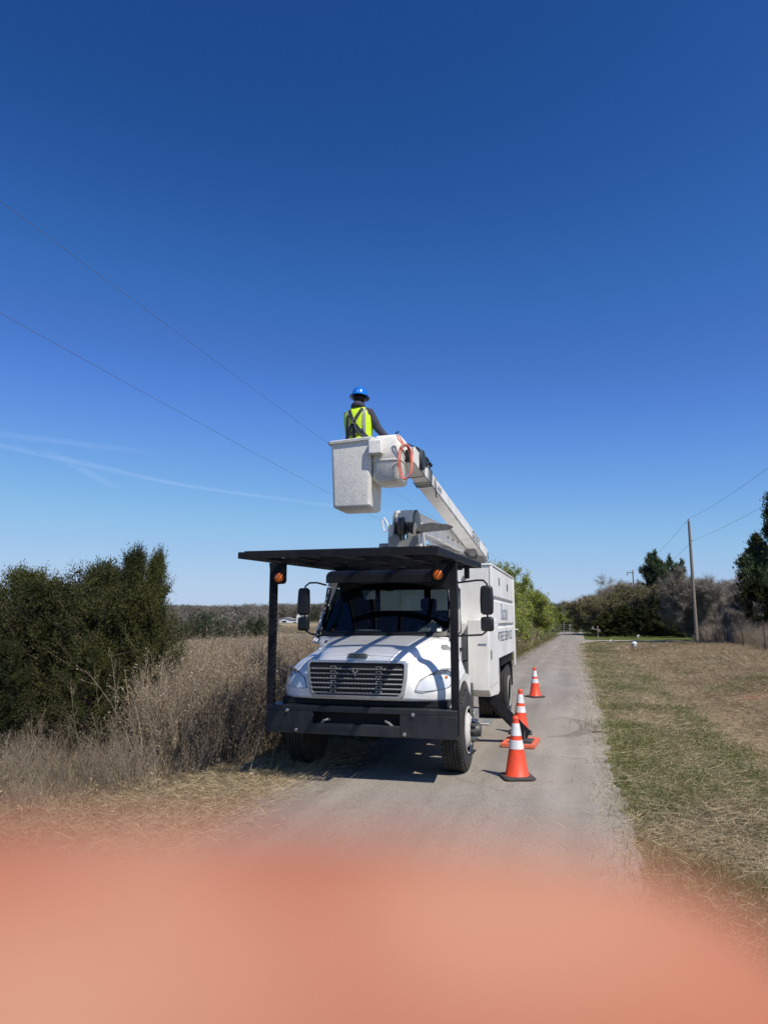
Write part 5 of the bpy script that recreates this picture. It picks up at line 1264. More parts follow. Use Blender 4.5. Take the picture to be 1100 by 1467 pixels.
# ================================================================== TREES
def cedar_mesh(seed, H=2.9, RW=1.25, nb=150, dens=1.0, leaf=.055, spire=1.0, base=.05, lw=.30, pw=1.7, rag=0.0):
    """juniper: dense upswept sprays from ground to a pointed top"""
    r = np.random.default_rng(seed)
    t = r.uniform(base, 1, nb) ** .85; ang = r.uniform(0, 2*PI, nb)
    prof = (1 - np.clip(t, 0, 1) ** pw) * .92 + .10
    Lb = RW * prof * r.uniform(.72 - rag, 1.15 + rag * .7, nb)
    P0 = np.stack([np.zeros(nb), np.zeros(nb), t * H * .93], 1); P0[:, :2] += r.normal(0, .04, (nb, 2))
    el = .25 + .75 * t + r.normal(0, .15, nb)
    D = np.stack([np.cos(ang), np.sin(ang), el], 1); D /= np.linalg.norm(D, axis=1, keepdims=True)
    segs = [(P0, P0 + D * Lb[:, None], .014 + .012 * (1 - t), .003)]
    trunk = [(np.array([[0, 0, -.1]]), np.array([[.02, .02, H * .5]]), .07, .04), (np.array([[.02, .02, H*.5]]), np.array([[0, 0, H * .98]]), .04, .006)]
    # second-order sprays
    ns = int(26 * dens); bi = np.repeat(np.arange(nb), ns); f = r.uniform(.18, 1.0, len(bi)) ** .8
    Q0 = P0[bi] + D[bi] * (Lb[bi] * f)[:, None]
    SD = D[bi] * .8 + r.normal(0, .55, (len(bi), 3)) + np.array([0, 0, .32]); SD /= np.linalg.norm(SD, axis=1, keepdims=True)
    SL = (.11 + .20 * r.uniform(0, 1, len(bi))) * (RW / 1.25) ** .6
    # leaves along the sprays
    nl = 9; li = np.repeat(np.arange(len(bi)), nl); g = np.tile(np.linspace(.1, 1, nl), len(bi))
    C = Q0[li] + SD[li] * (SL[li] * g)[:, None] + r.normal(0, .008, (len(li), 3))
    LD = SD[li] * .8 + r.normal(0, .6, (len(li), 3)); k = leaf * r.uniform(.6, 1.3, len(li)) * (1.15 - .4 * g)
    Lm = leaves(C, LD, k, k * lw, r)
    return merge([prisms(*s) for s in trunk] + [prisms(*segs[0])]), Lm
M['cedar'] = leafmat('cedar_green', (.016, .023, .008), (.095, .098, .028), .7, .15, 2.2, .2)
M['cedar2'] = leafmat('dark_conifer_green', (.012, .022, .012), (.045, .060, .028), .7, .12, .5, .2)
def make_tree(name, loc, wood, leaf, lm, bark, label, cat='tree', group=None, crown='crown'):
    t = thing(name, loc, label, cat, group)
    link('trunk', wood, t, None); 
    if not wood.materials: wood.materials.append(M[bark])
    if leaf is not None:
        link(crown, leaf, t, None)
        if not leaf.materials: leaf.materials.append(M[lm])
    return t
cv_ = []
for sd in range(4):
    w, l = cedar_mesh(100 + sd, 2.9, [1.25, 1.15, 1.3, 1.35][sd], [150, 150, 150, 190][sd], 1.2, pw=[1.3, 1.5, 2.2, 3.2][sd], rag=.22)
    cv_.append((npmesh('trunk', *w), npmesh('crown', *l)))
def cedar_at(v, x, y, s, rz, label, group=None, sz=None, dark='cedar'):
    t = make_tree('cedar_tree', (x, y, float(gz(x, y)) - .05), cv_[v][0], cv_[v][1], 'cedar', 'cbark', label, 'tree', group)
    t.rotation_euler = (0, 0, rz); t.scale = (s, s, sz or s); return t
GC = 'dark cedars at the left roadside'
cedar_at(0, -6.45, 9.75, .50, .3, 'slim pointed dark cedar at the right end of the left clump', GC, 1.11)
cedar_at(0, -6.95, 9.9, .60, 1.9, 'dark cedar with the tallest slim tip, second from the right in the left clump', GC, 1.14)
cedar_at(3, -7.5, 10.0, .95, 2.9, 'broad dark cedar left of the two slim ones in the left clump', GC, 1.04)
cedar_at(2, -8.0, 10.5, 1.1, 1.2, 'dark cedar filling the back between the broad ones of the left clump', GC, 1.12)
cedar_at(3, -7.0, 9.6, .78, .2, 'short dark cedar leaning on the slim pointed ones', GC, .93)
cedar_at(3, -8.35, 9.5, .98, 4.0, 'dark cedar in the middle front of the left clump', GC, .98)
cedar_at(3, -9.15, 10.1, 1.05, 2.6, 'dark cedar at the back of the left clump, near the photo edge', GC, 1.07)
cedar_at(3, -9.6, 9.0, 1.0, 5.2, 'dark cedar cut by the left edge of the photo', GC, .95)
cedar_at(2, -6.95, 8.95, .55, .8, 'low cedar bush at the front right foot of the left clump', GC, .64)
cedar_at(1, -7.9, 8.35, .66, 3.3, 'low cedar bush at the front of the left clump, half under bare brush', GC, .66)
# white rag of light caught in the clump is sky; two thin leader tips
def spire(x, y, z, h, lab): pass

def branchy(seed, H=7., W=3., levels=4, nb=5, trunk=.16, up=.35, twig=9, twl=.55, leaf=None, lsz=.07, gnarl=.35, t0=.22, multi=1, lper=3):
    """deciduous tree: recursive limbs, fine twigs, optional leaves"""
    r = np.random.default_rng(seed); A = []; Bq = []; RA = []; RB = []; tips = []
    def grow(p, d, L_, rad_, lv):
        seg = 4; q = p
        for s in range(seg):
            d = d + r.normal(0, gnarl * .35, 3) + np.array([0, 0, up * .12]); d /= np.linalg.norm(d)
            e = q + d * L_ / seg; ra = rad_ * (1 - .55 * s / seg); rb = rad_ * (1 - .55 * (s + 1) / seg)
            A.append(q); Bq.append(e); RA.append(ra); RB.append(rb); q = e
            if lv > 0 and (s > 0 or lv < levels):
                for _ in range(nb // 2 + (r.random() < .5)):
                    dd = d * .55 + r.normal(0, .62, 3) + np.array([0, 0, up * .5]); dd /= np.linalg.norm(dd)
                    if lv == 1:
                        for _ in range(1): tips.append((q, dd, rb))
                    grow(q, dd, L_ * r.uniform(.5, .75), rb * .6, lv - 1) if lv > 1 else None
            if lv <= 1:
                for _ in range(2): tips.append((q, d + r.normal(0, .6, 3), rb))
    for m in range(multi):
        d0 = np.array([r.normal(0, .12 * multi), r.normal(0, .12 * multi), 1.])
        grow(np.array([r.normal(0, .12) * (multi > 1), r.normal(0, .12) * (multi > 1), -.1]), d0 / np.linalg.norm(d0), H * .45, trunk, levels)
    A, Bq, RA, RB = map(np.array, (A, Bq, RA, RB))
    # fit to requested size
    T0 = np.array([t[0] for t in tips]); TD = np.array([t[1] for t in tips])
    TD /= np.linalg.norm(TD, axis=1, keepdims=True)
    ti = np.repeat(np.arange(len(tips)), twig); D = TD[ti] * .7 + r.normal(0, .6, (len(ti), 3)) + [0, 0, up * .4]; D /= np.linalg.norm(D, axis=1, keepdims=True)
    L_ = twl * r.uniform(.4, 1.1, len(ti)); S0 = T0[ti]; S1 = S0 + D * L_[:, None]
    zmax = max(S1[:, 2].max(), .1); wmax = np.percentile(np.abs(np.concatenate([S1[:, 0], S1[:, 1]])), 98)
    k = np.array([W / wmax, W / wmax, H / zmax])
    wood = prisms(A * k, Bq * k, RA, RB)
    tw_ = leaves(S0 * k, (S1 - S0) * k, np.linalg.norm((S1 - S0) * k, axis=1), .022 * (H / 7) ** .5 * r.uniform(.6, 1.3, len(ti)), r)
    out = merge([wood, tw_])
    if not leaf: return out, None
    li = np.repeat(np.arange(len(ti)), lper); f = r.uniform(.1, 1.05, len(li))
    C = (S0[li] + (S1[li] - S0[li]) * f[:, None]) * k + r.normal(0, .05, (len(li), 3))
    z = lsz * r.uniform(.6, 1.4, len(li)); LD = r.normal(0, 1, (len(li), 3)) + [0, 0, .3]
    return out, leaves(C, LD, z, z * .6, r)
M['twig'] = leafmat('bare_grey_twigs', (.16, .14, .115), (.35, .31, .26), .95, .0, 1.2, .1)
M['bud'] = leafmat('spring_green_leaves', (.15, .20, .03), (.36, .42, .08), .7, .35, .8, .2)
M['olive'] = leafmat('olive_brown_leaves', (.085, .08, .035), (.27, .235, .115), .8, .2, .6, .15)
M['pine'] = leafmat('dark_green_leaves', (.018, .038, .014), (.055, .085, .030), .7, .15, .8, .25)

def variants(n, seed, **k): 
    out = []
    for i in range(n):
        w, l = branchy(seed + i, **k); out.append((npmesh('trunk', *w), npmesh('crown', *l) if l is not None else None))
    return out
VB = variants(3, 200, H=7, W=3.2, levels=3, nb=5, twig=10, twl=.75, leaf=True, lsz=.12, lper=3, multi=3, trunk=.10)      # budding green
VO = variants(3, 230, H=7, W=3.4, levels=3, nb=5, twig=12, twl=.8, leaf=True, lsz=.13, lper=4, multi=3, trunk=.10)       # olive brown
VN = variants(2, 260, H=7, W=3.4, levels=4, nb=4, twig=8, twl=.7, trunk=.17, up=.25, gnarl=.5)                                # bare
VP = variants(1, 283, H=9, W=3.4, levels=3, nb=6, twig=12, twl=.6, leaf=True, lsz=.13, lper=9, trunk=.2, up=.35, gnarl=.5)             # dense dark round crown
def put(Vs, i, lm, name, x, y, s, rz, label, group=None, sz=None, z=None, bark='twig'):
    w, l = Vs[i % len(Vs)]
    t = make_tree(name, (x, y, (float(gz(x, y)) if z is None else z) - .05), w, l, lm, bark, label, 'tree', group)
    t.rotation_euler = (0, 0, rz); t.scale = (s, s, sz or s); return t
# spring-green row beyond the truck, left of the road
GB = 'leafing trees on the left side of the road'
rows_ = [(-6.2, 27, .66, 'olive green tree right behind the chip box'), (-5.9, 32, .70, 'bushy green tree second behind the chip box'), (-6.0, 38, .80, 'spring green tree in the middle of the left roadside row'),
         (-5.8, 46, .86, 'spring green tree past the middle of the left roadside row'), (-6.1, 56, .92, 'bright green tree where the left roadside row begins to shrink'),
         (-5.9, 68, .98, 'pale green tree near the far end of the left roadside row'), (-6.2, 82, 1.0, 'hazy green tree at the far end of the left roadside row'), (-8.5, 99, 1.05, 'green tree beside the gate at the road end')]
for i, (x, y, s, lab) in enumerate(rows_):
    put(VB, i, 'bud', 'roadside_tree', x, y, s, i * 1.3, lab, GB, s * (1.02 if i < 4 else .95))
put(VN, 0, None, 'bare_tree', -6.6, 30, .62, 1.0, 'thin bare tree poking above the green row beside the chip box', None, .70)
# brush at the foot of that row
x = N.uniform(-8.5, -4.3, 1500); y = 15 + N.uniform(0, 1, 1500) ** 1.3 * 85
P = np.stack([x, y, gz(x, y)], 1)
bsrc = [npmesh('roadside_brush_clump', *stalk_clump(80 + i, 12, 1.5, .3, .35, True, .011, 6), M['brush']) for i in range(3)]
o = scatter('roadside_brush', P, N.uniform(0, 6, len(x)), N.uniform(.6, 1.2, len(x)) * np.interp(y, [15, 100], [.8, 1.4]), N.integers(0, 3, len(x)), bsrc)
tag(o, 'bare brown brush under the green trees left of the road', 'brush', kind='stuff')
x = N.uniform(-4.6, -3.2, 2500); y = 11 + N.uniform(0, 1, 2500) ** 1.2 * 85
P = np.stack([x, y, gz(x, y)], 1)
o = scatter('roadside_grass', P, N.uniform(0, 6, len(x)), N.uniform(1, 1.8, len(x)) * np.interp(y, [11, 95], [1, 2]), N.integers(0, 6, len(x)), gsrc)
tag(o, 'narrow green grass strip along the left edge of the road', 'grass', kind='stuff')
# trees closing the road behind the gate
GE = 'hazy trees behind the gate at the road end'
for i, (x, y, s, lab) in enumerate([(-4.5, 126, 1.05, 'hazy green tree behind the left half of the gate'), (-.5, 132, .95, 'hazy tree behind the right half of the gate'), (3.5, 124, .9, 'grey-green tree right of the gate, behind the hedge end')]):
    put(VB, i, 'bud', 'far_tree', x, y, s, i, lab, GE, s*.72)
# mixed hedge trees right of the road
GH = 'olive brown hedge trees beyond the driveway'
for i, (x, y, s, lab, sz) in enumerate([(2.4, 97, .95, 'low olive tree at the road end of the right hedge, by the mailbox', .80), (4.8, 95, 1.05, 'olive brown tree second from the road in the right hedge', .98),
      (6.8, 94, 1.1, 'brownish budding tree in the middle of the right hedge', .97), (8.6, 96, 1.1, 'brownish tree under the far utility pole', .94), (10.6, 97, 1.1, 'olive tree right of the far utility pole', .92)]):
    put(VO, i, 'olive', 'hedge_tree', x, y, s, i * 2.1, lab, GH, sz)
put(VN, 1, None, 'bare_tree', 4.6, 102, 1.1, 2.0, 'bare grey tree rising above the left part of the right hedge', None, 1.25)
put(VP, 0, 'pine', 'leafy_tree', 12.6, 112, .95, .4, 'tall dark green tree with a round crown above the hedge', None, 1.42)
# dark cedars under the hedge and at the right edge
wide = [(npmesh('trunk', *a), npmesh('crown', *c)) for a, c in [cedar_mesh(130, 6.0, 2.3, 190, 1.2, .15, base=.02, lw=.4), cedar_mesh(131, 6.5, 2.1, 190, 1.2, .15, base=.02, lw=.4)]]
GD = 'dark evergreens under the right hedge'
for i, (x, y, sx, sz, lab) in enumerate([(2.9, 88, .85, .50, 'low dark evergreen nearest the mailbox'), (5.0, 87, .9, .58, 'low dark evergreen second from the mailbox'), (7.0, 86.5, .9, .64, 'dark evergreen in the middle under the hedge'),
      (9.3, 86, .95, .84, 'broad dark evergreen below the round-crowned tree'), (11.5, 86, .9, 1.0, 'broad dark evergreen just left of the near utility pole'), (13.9, 88, .9, .80, 'dark evergreen behind the near utility pole')]):
    t = make_tree('evergreen_bush', (x, y, float(gz(x, y)) - .05), wide[i % 2][0], wide[i % 2][1], 'cedar', 'cbark', lab, 'tree', GD)
    t.scale = (sx, sx, sz); t.rotation_euler = (0, 0, i)
put(VO, 1, 'olive', 'hedge_tree', 12.6, 92, 1.0, 4, 'greyish tree behind the broad evergreen left of the near utility pole', GH, 1.0)
put(VN, 0, None, 'bare_tree', 10.6, 66, .85, .6, 'big bare grey tree with a forked trunk right of the near utility pole', None, 1.02, bark='twig')
put(VN, 1, None, 'bare_tree', 13.4, 72, .9, 3.6, 'bare tree behind the forked one, fading into the right evergreens', None, 1.02)
put(VN, 0, None, 'bare_tree', 9.9, 50, .42, 2.4, 'small bare thicket tree by the fence at the right edge', None, .5)
GR = 'tall dark evergreens at the right edge'
for i, (x, y, sx, sz, lab) in enumerate([(11.0, 49, .72, 1.18, 'tall dark evergreen with a pointed top near the right edge'), (13.0, 50, .9, 1.15, 'dark evergreen cut by the right edge of the photo'), (11.9, 46.5, .62, .72, 'lower dark evergreen in front at the right edge')]):
    t = make_tree('evergreen_tree', (x, y, float(gz(x, y)) - .05), wide[i % 2][0], wide[i % 2][1], 'cedar', 'cbark', lab, 'tree', GR)
    t.scale = (sx, sx, sz); t.rotation_euler = (0, 0, i * 2)
put(VP, 0, 'pine', 'pine_tree', 12.45, 43, .75, 1.4, 'tall pine whose branch tips show above the evergreens at the right edge', None, .98)

# far woods: small low-cost trees
def tiny(seed, H=6.5, W=2.8, n=480, sz=.5, kind=0):
    r = np.random.default_rng(seed); v = r.normal(0, 1, (n, 3)); v /= np.linalg.norm(v, axis=1, keepdims=True); q = r.uniform(.25, 1, n)[:, None] ** .5
    C = v * q * [W, W, H * .42] + [0, 0, H * .55]
    if kind: C[:, :2] *= np.clip(1.25 - C[:, 2:3] / H, .1, 1)
    C += r.normal(0, .25, C.shape); C[:, 2] = np.abs(C[:, 2])
    D = r.normal(0, .8, (n, 3)) + [0, 0, 1.2 if not kind else .3]
    return merge([leaves(C, D, sz * r.uniform(.5, 1.8, n), sz * r.uniform(.15, .4, n), r), prisms(np.array([[0, 0, -.5]]), np.array([[0, 0, H * .6]]), .12, .05)])
M['far_bare'] = leafmat('haze_paled_bare_wood', (.115, .102, .088), (.27, .24, .205), .95, .1, .3, .05)  # bare wood colour lightened in place of distance haze
M['far_green'] = leafmat('distant_evergreens', (.020, .034, .018), (.060, .078, .040), .9, .1, .3, .05)
ts = [npmesh('far_bare_clump', *tiny(300 + i), M['far_bare']) for i in range(4)] + [npmesh('far_green_clump', *tiny(310 + i, kind=1), M['far_green']) for i in range(3)]
n = 15000; y = 230 + N.uniform(0, 1, n) * 420; x = -N.uniform(0, 1, n) * (y * 1.1 + 40) + 60
k = inview(x, y, 30); x, y = x[k], y[k]
pn = np.array([noise.noise((a * .008, b * .012, 2.)) for a, b in zip(x, y)])
dens = np.where(y > 315, 1.0, 0.); k = N.uniform(0, 1, len(x)) < dens; x, y, pn = x[k], y[k], pn[k]
g_ = (N.uniform(0, 1, len(x)) < np.where(y > 450, .72, np.where(pn > .0, .45, .08)))
idx = np.where(g_, N.integers(4, 7, len(x)), N.integers(0, 4, len(x)))
P = np.stack([x, y, gz(x, y) - .3], 1)
o = scatter('far_woods', P, N.uniform(0, 6, len(x)), N.uniform(.5, 1.45, len(x)), idx, ts)
tag(o, 'far wooded ridge of grey bare trees and dark evergreens left of the truck', 'woods', kind='stuff')
n = 900; y = N.uniform(105, 165, n); x = -y * N.uniform(.34, .95, n) - 0
pn = np.array([noise.noise((a * .03, b * .05, 7.)) for a, b in zip(x, y)])
az = -x / y
k = inview(x, y, 10) & (az > .455) & (pn > -.35) & ((y > 95) | (az > .6)); x, y = x[k], y[k]
g_ = N.uniform(0, 1, len(x)) < .42; idx = np.where(g_, N.integers(4, 7, len(x)), N.integers(0, 4, len(x)))
P = np.stack([x, y, gz(x, y) - .2], 1)
o = scatter('field_thicket', P, N.uniform(0, 6, len(x)), N.uniform(.55, .95, len(x)), idx, ts)
tag(o, 'grey brown thicket in the field between the left cedars and the truck', 'thicket', kind='stuff')

# ================================================================== POLES AND WIRES
def pole(x, y, h, label, full=False):
    z = float(gz(x, y)); t = thing('utility_pole', (x, y, z), label, 'pole', 'wooden utility poles')
    b = B().tube([(0, 0, -.3), (0, 0, h*.5), (0, 0, h)], [.15, .13, .10], 12); obj('pole_shaft', b, 'pole', t, smooth=True)
    obj('insulator', B().lathe([(.03, h), (.03, h + .08), (.06, h + .10), (.06, h + .16), (.02, h + .2), (0, h + .2)], (0, 0, 0), 'z', 10), 'grey', t, smooth=True)
    obj('bracket', B().tube([(-.05, 0, h - 1.64), (.22, 0, h - 1.64)], .03, 8), 'grey', t)
    if full:
        obj('crossarm', B().box(-1.0, .15, -.18, -.1, h - .35, h - .22), 'pole', t)
        obj('transformer', B().lathe([(.24, h - 2.9), (.25, h - 2.85), (.25, h - 2.0), (.2, h - 1.95), (0, h - 1.93)], (-.42, 0, 0), 'z', 16), 'grey', t, smooth=True)
        obj('cutout', B().lathe([(.08, h - .8), (.08, h - .4)], (-.9, -.14, 0), 'z', 8), 'grey', t)
    return t
p1 = pole(9.1, 62.4, 10.1, 'near leaning-free wooden utility pole on the right, standing in front of the bare trees')
p1['label'] = 'near tall wooden utility pole with two wires, in front of the bare trees'
p2 = pole(9.1, 127, 10.3, 'far utility pole with crossarm and transformer rising behind the right hedge', True)
z0 = float(gz(9.1, 62.4)) + 10.1
p3 = pole(9.1, -5, 10.1, 'utility pole behind the camera carrying the right-hand wires')
p4 = pole(-9.0, 86, 9.2, 'utility pole hidden behind the truck at the end of the left wires'); p5 = pole(-9.0, -12, 9.2, 'utility pole behind the camera carrying the left-hand wires')
def wire(name, a, c, sag, label, group, r=.009):
    pts = []; a, c = Vector(a), Vector(c)
    for k in range(41):
        t = k / 40; p = a.lerp(c, t); p.z -= 4 * sag * t * (1 - t); pts.append(p)
    o = obj(name, B().tube(pts, r, 5), 'wire'); tag(o, label, 'wire', group)
GW = 'overhead power lines'
wire('power_line', (-9, -12, 9.25), (-9, 86, 9.25), .75, 'upper of the two wires crossing the sky at left towards the bucket', GW, .0045)
wire('power_line', (-9, -12, 7.40), (-9, 86, 7.40), .80, 'lower of the two wires crossing the sky at left, passing under the bucket', GW, .0045)
wire('power_line', (9.1, -5, z0 + .2), (9.1, 62.4, z0 + .2), 1.15, 'upper wire running from the near pole top up to the right edge', GW, .007)
wire('power_line', (9.3, -5, z0 - 1.64), (9.3, 62.4, z0 - 1.64), .85, 'lower wire running from the near pole bracket up to the right edge', GW, .007)
wire('power_line', (9.1, 62.4, z0 + .2), (8.4, 127, 10.25), .9, 'upper wire between the near pole and the far pole', GW, .011)
wire('power_line', (9.3, 62.4, z0 - 1.64), (9.2, 127, 8.6), .9, 'lower wire between the near pole and the far pole', GW, .011)

# ================================================================== FENCE, GATE, MAILBOX, YARD THINGS
def fence_post(x, y, h, label, lean=0):
    t = thing('fence_post', (x, y, float(gz(x, y))), label, 'post', 'rusty fence posts on the right bank'); t.rotation_euler = (rad(lean), rad(lean * .7), 0)
    obj('shaft', B().box(-.022, .022, -.006, .006, -.2, h).box(-.005, .005, -.03, -.006, -.2, h), 'rust', t)
    obj('wire_clip', B().box(-.03, .03, -.036, -.030, h - .2, h - .17), 'grey', t)
    return t
FP = [(8.0, 24.5), (7.65, 28.5), (7.55, 33.5), (7.75, 38.5), (7.95, 43.5), (8.25, 48.5), (8.6, 54), (8.9, 59)]
fl = ['rusty fence post out past the right edge', 'rusty fence post nearest the right edge of the photo', 'rusty fence post second from the right edge', 'rusty fence post third from the right edge', 'rusty fence post in the brush right of the near utility pole',
      'rusty fence post half hidden in brush', 'rusty fence post close to the near utility pole', 'last rusty fence post at the foot of the near utility pole']
for (x, y), l in zip(FP, fl): fence_post(x, y, 1.15, l, R.uniform(-4, 4))
for k, z in enumerate((.45, .75, 1.0)):
    b = B(); b.tube([(x, y - .03, float(gz(x, y)) + z) for x, y in FP], .005, 4); o = obj('fence_wire', b, 'wire')
    tag(o, ['lowest', 'middle', 'top'][k] + ' strand of fence wire along the right bank', 'wire', 'fence wires on the right bank')
gt = thing('farm_gate', (-1.5, 112, 0), 'pale wire gate across the far end of the road with a small white sign', 'gate')
for x in (-3.6, -.9, .0, 2.2): obj('gate_post', B().tube([(x, 0, -.2), (x, 0, 1.7)], .06, 8), 'grey', gt)
b = B()
for z in (.35, .65, .95, 1.25): obj('rail', B().tube([(-3.6, 0, z), (2.2, 0, z)], .022, 6), 'grey', gt)
obj('sign', B().box(-.05, .45, -.06, -.05, 1.05, 1.35), 'far_white', gt)
mb = thing('mailbox', (1.62, 70.6, float(gz(1.62, 70.6))), 'grey mailbox on a post where the drive meets the road', 'mailbox')
obj('mailbox_post', B().box(-.06, .06, -.06, .06, -.1, 1.35), 'pole', mb)
obj('mailbox_arm', B().box(-.70, .22, -.05, .05, .98, 1.07), 'pole', mb)
obj('box_body', B().prism([(-.10, 1.071), (.10, 1.071), (.10, 1.2), (.06, 1.27), (-.06, 1.27), (-.10, 1.2)], -.28, .28, 'y'), 'grey', mb).location = (-.45, 0, 0)
obj('paper_tube', B().lathe([(.08, -.25), (.08, .25)], (.16, 0, .88), 'y', 12), 'grey', mb)
GO = 'small white yard ornaments in the grass'
orn = [(3.05, 50.5, .24, 'round white yard ornament nearest the drive'), (2.35, 49, .16, 'small white ornament nearest the road'), (2.9, 46.5, .20, 'small white ornament in the middle of the grass'), (3.6, 47.5, .16, 'tiny white ornament left of the grey urn'),
       (4.3, 46, .18, 'white ornament at the foot of the grey urn'), (2.4, 60, .3, 'white ornament by the driveway bend'), (5.6, 75, .34, 'round white ornament beyond the driveway')]
for x, y, s, l in orn:
    t = thing('yard_ornament', (x, y, float(gz(x, y))), l, 'ornament', GO)
    obj('stake', B().tube([(0, 0, -.05), (0, 0, s)], .012, 6), 'grey', t)
    b = B()
    for k in range(5):
        a = 2*PI*k/5; b.add([(0, 0, s), (.5*s*math.cos(a), .02, s + .5*s*math.sin(a)), (.45*s*math.cos(a+.7), -.03, s + .45*s*math.sin(a+.7))], [(0, 1, 2)])
    b.lathe([(0, s-.04), (.04, s), (0, s+.04)], (0, 0, 0), 'z', 8); obj('petals', b, 'far_white', t)
t = thing('yard_urn', (3.2, 46.6, float(gz(3.2, 46.6))), 'grey and white urn-shaped ornament standing in the green grass', 'ornament'); t.scale = (.75, .75, .9)
obj('urn_body', B().lathe([(.18, -.03), (.16, .06), (.10, .14), (.20, .30), (.24, .45), (.20, .54), (.16, .56), (0, .56)], (0, 0, 0), 'z', 18), 'grey', t, smooth=True)
obj('urn_flowers', B().lathe([(0, .55), (.20, .58), (.22, .68), (.14, .78), (0, .80)], (0, 0, 0), 'z', 10), 'far_white', t)
t = obj('tyre_planter', B().tube([(.36*math.cos(2*PI*k/20), .36*math.sin(2*PI*k/20), .10) for k in range(20)], .11, 8, closed=True), 'rubber', smooth=True)
t.location = (2.15, 56.5, float(gz(2.15, 56.5))); tag(t, 'low black ring lying in the grass near the driveway', 'planter')
# stick on the verge edge, debris
def twig_on(x, y, pts, label):
    o = obj('stick', B().tube([(a, b_, c) for a, b_, c in pts], [.012, .010, .008, .005][:len(pts)], 6), 'bark', smooth=True); o.location = (x, y, float(gz(x, y)) + .03); tag(o, label, 'stick')
twig_on(.38, 12.5, [(-.25, .12, .01), (-.12, -.06, .05), (.08, -.08, .04), (.28, .05, .02)], 'bent dead stick on the right edge of the asphalt')
twig_on(-4.0, 8.3, [(-.18, -.04, .02), (0, 0, .04), (.16, .05, .02)], 'pale broken stick in the grass at the left road edge')
# distant farm buildings
def shed(x, y, w, d, h, label):
    z = float(gz(x, y)) - .3; t = thing('farm_building', (x, y, z), label, 'building', 'white farm buildings on the far slope')
    obj('wall', B().prism([(-w/2, 0), (w/2, 0), (w/2, h), (0, h*1.45), (-w/2, h)], 0, d, 'y'), 'far_white', t)
    for s in (-1, 1): obj('roof', B().hexa([(0, -.3, h*1.45+.03), (s*(w/2+.3), -.3, h-.1), (s*(w/2+.3), d+.3, h-.1), (0, d+.3, h*1.45+.03)], [(0, -.3, h*1.45+.2), (s*(w/2+.3), -.3, h+.07), (s*(w/2+.3), d+.3, h+.07), (0, d+.3, h*1.45+.2)]), 'far_roof', t)
    obj('window', B().box(-w*.2, w*.1, -.06, -.02, h*.3, h*.7), 'dark', t)
shed(-105, 256, 2.4, 5, 3.0, 'narrow white farm building right of the long one, far left of the truck')
shed(-111, 256, 6, 5, 1.6, 'long low white farm building on the far slope')
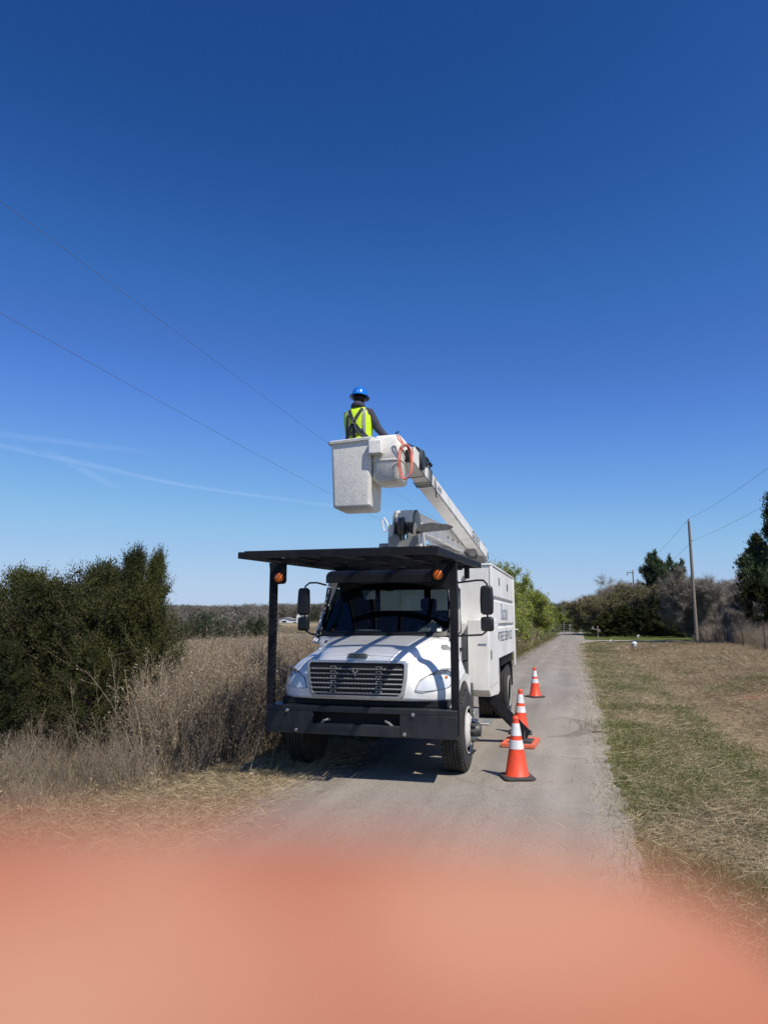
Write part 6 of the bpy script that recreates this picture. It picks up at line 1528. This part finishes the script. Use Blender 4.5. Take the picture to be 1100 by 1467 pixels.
# thin cirrus trails
def cirrus(name, pts, w, label, alpha):
    m = bpy.data.materials.new('thin_cirrus'); m.use_nodes = True; t = m.node_tree; t.nodes.clear(); L = t.links.new
    o = t.nodes.new('ShaderNodeOutputMaterial'); tr = t.nodes.new('ShaderNodeBsdfTransparent'); d = t.nodes.new('ShaderNodeBsdfTranslucent'); d.inputs[0].default_value = (.9, .92, .95, 1)
    mx = t.nodes.new('ShaderNodeMixShader'); uv = t.nodes.new('ShaderNodeUVMap'); sp = t.nodes.new('ShaderNodeSeparateXYZ'); L(uv.outputs[0], sp.inputs[0])
    def mt_(op, a, b_=None):
        n = t.nodes.new('ShaderNodeMath'); n.operation = op
        for i, q in enumerate((a, b_)):
            if q is None: continue
            if isinstance(q, (int, float)): n.inputs[i].default_value = q
            else: L(q, n.inputs[i])
        return n.outputs[0]
    v = sp.outputs['Y']; prof = mt_('POWER', mt_('MULTIPLY', mt_('MULTIPLY', v, mt_('SUBTRACT', 1.0, v)), 4.0), 3.0)
    u = sp.outputs['X']; ends = mt_('POWER', mt_('MULTIPLY', mt_('MULTIPLY', u, mt_('SUBTRACT', 1.0, u)), 4.0), .6)
    n = t.nodes.new('ShaderNodeTexNoise'); n.inputs['Scale'].default_value = 5; n.inputs['Detail'].default_value = 6
    mp = t.nodes.new('ShaderNodeMapping'); mp.inputs['Scale'].default_value = (3, .7, 1); L(uv.outputs[0], mp.inputs[0]); L(mp.outputs[0], n.inputs[0])
    f = mt_('MULTIPLY', mt_('MULTIPLY', prof, ends), mt_('MULTIPLY', n.outputs['Fac'], alpha * 2)); L(f, mx.inputs[0]); L(tr.outputs[0], mx.inputs[1]); L(d.outputs[0], mx.inputs[2]); L(mx.outputs[0], o.inputs[0])
    V = []; k = len(pts); nv = 5
    for i, p in enumerate(pts):
        p = Vector(p); d_ = (Vector(pts[min(i+1, k-1)]) - Vector(pts[max(i-1, 0)])).normalized(); sd = d_.cross(Vector((0, 0, 1))).normalized()
        for j in range(nv): V.append(p + sd * w * (j/(nv-1) - .5))
    me = bpy.data.meshes.new(name); F_ = [(i*nv+j, i*nv+j+1, (i+1)*nv+j+1, (i+1)*nv+j) for i in range(k-1) for j in range(nv-1)]
    me.from_pydata([tuple(v) for v in V], [], F_); uvl = me.uv_layers.new(name='UVMap')
    for lp in me.loops: vi = lp.vertex_index; uvl.data[lp.index].uv = ((vi // nv)/(k-1), (vi % nv)/(nv-1))
    me.materials.append(m); o_ = link(name, me); o_.visible_shadow = True; tag(o_, label, 'cloud', 'thin cirrus streaks'); return o_
def skydir(px, py, alt):
    """where the line of sight at a given azimuth/elevation meets the cloud layer"""
    u, v = px - 550, py - 733.5; fwd = 1000*math.cos(PITCH) + v*math.sin(PITCH); zz = 1000*math.sin(PITCH) - v*math.cos(PITCH)
    X = u*math.cos(YAW) - fwd*math.sin(YAW); Y = u*math.sin(YAW) + fwd*math.cos(YAW); t = alt / zz; return (X*t, Y*t, alt)
CA = 900
cirrus('cirrus_cloud', [skydir(-260 + k*75, y_, CA) for k, y_ in enumerate([590, 602, 614, 630, 646, 662, 680, 695, 706, 716, 726, 735, 745])], 200, 'long thin contrail-like cirrus streak low in the left sky', .055)
cirrus('cirrus_cloud', [skydir(60 + k*22, 640 + k*12, CA) for k in range(6)], 190, 'short faint cirrus wisp under the long streak', .04)
cirrus('cirrus_cloud', [skydir(-80 + k*50, 612 + k*6, CA) for k in range(7)], 260, 'faint cirrus patch above the long streak at the left edge', .035)
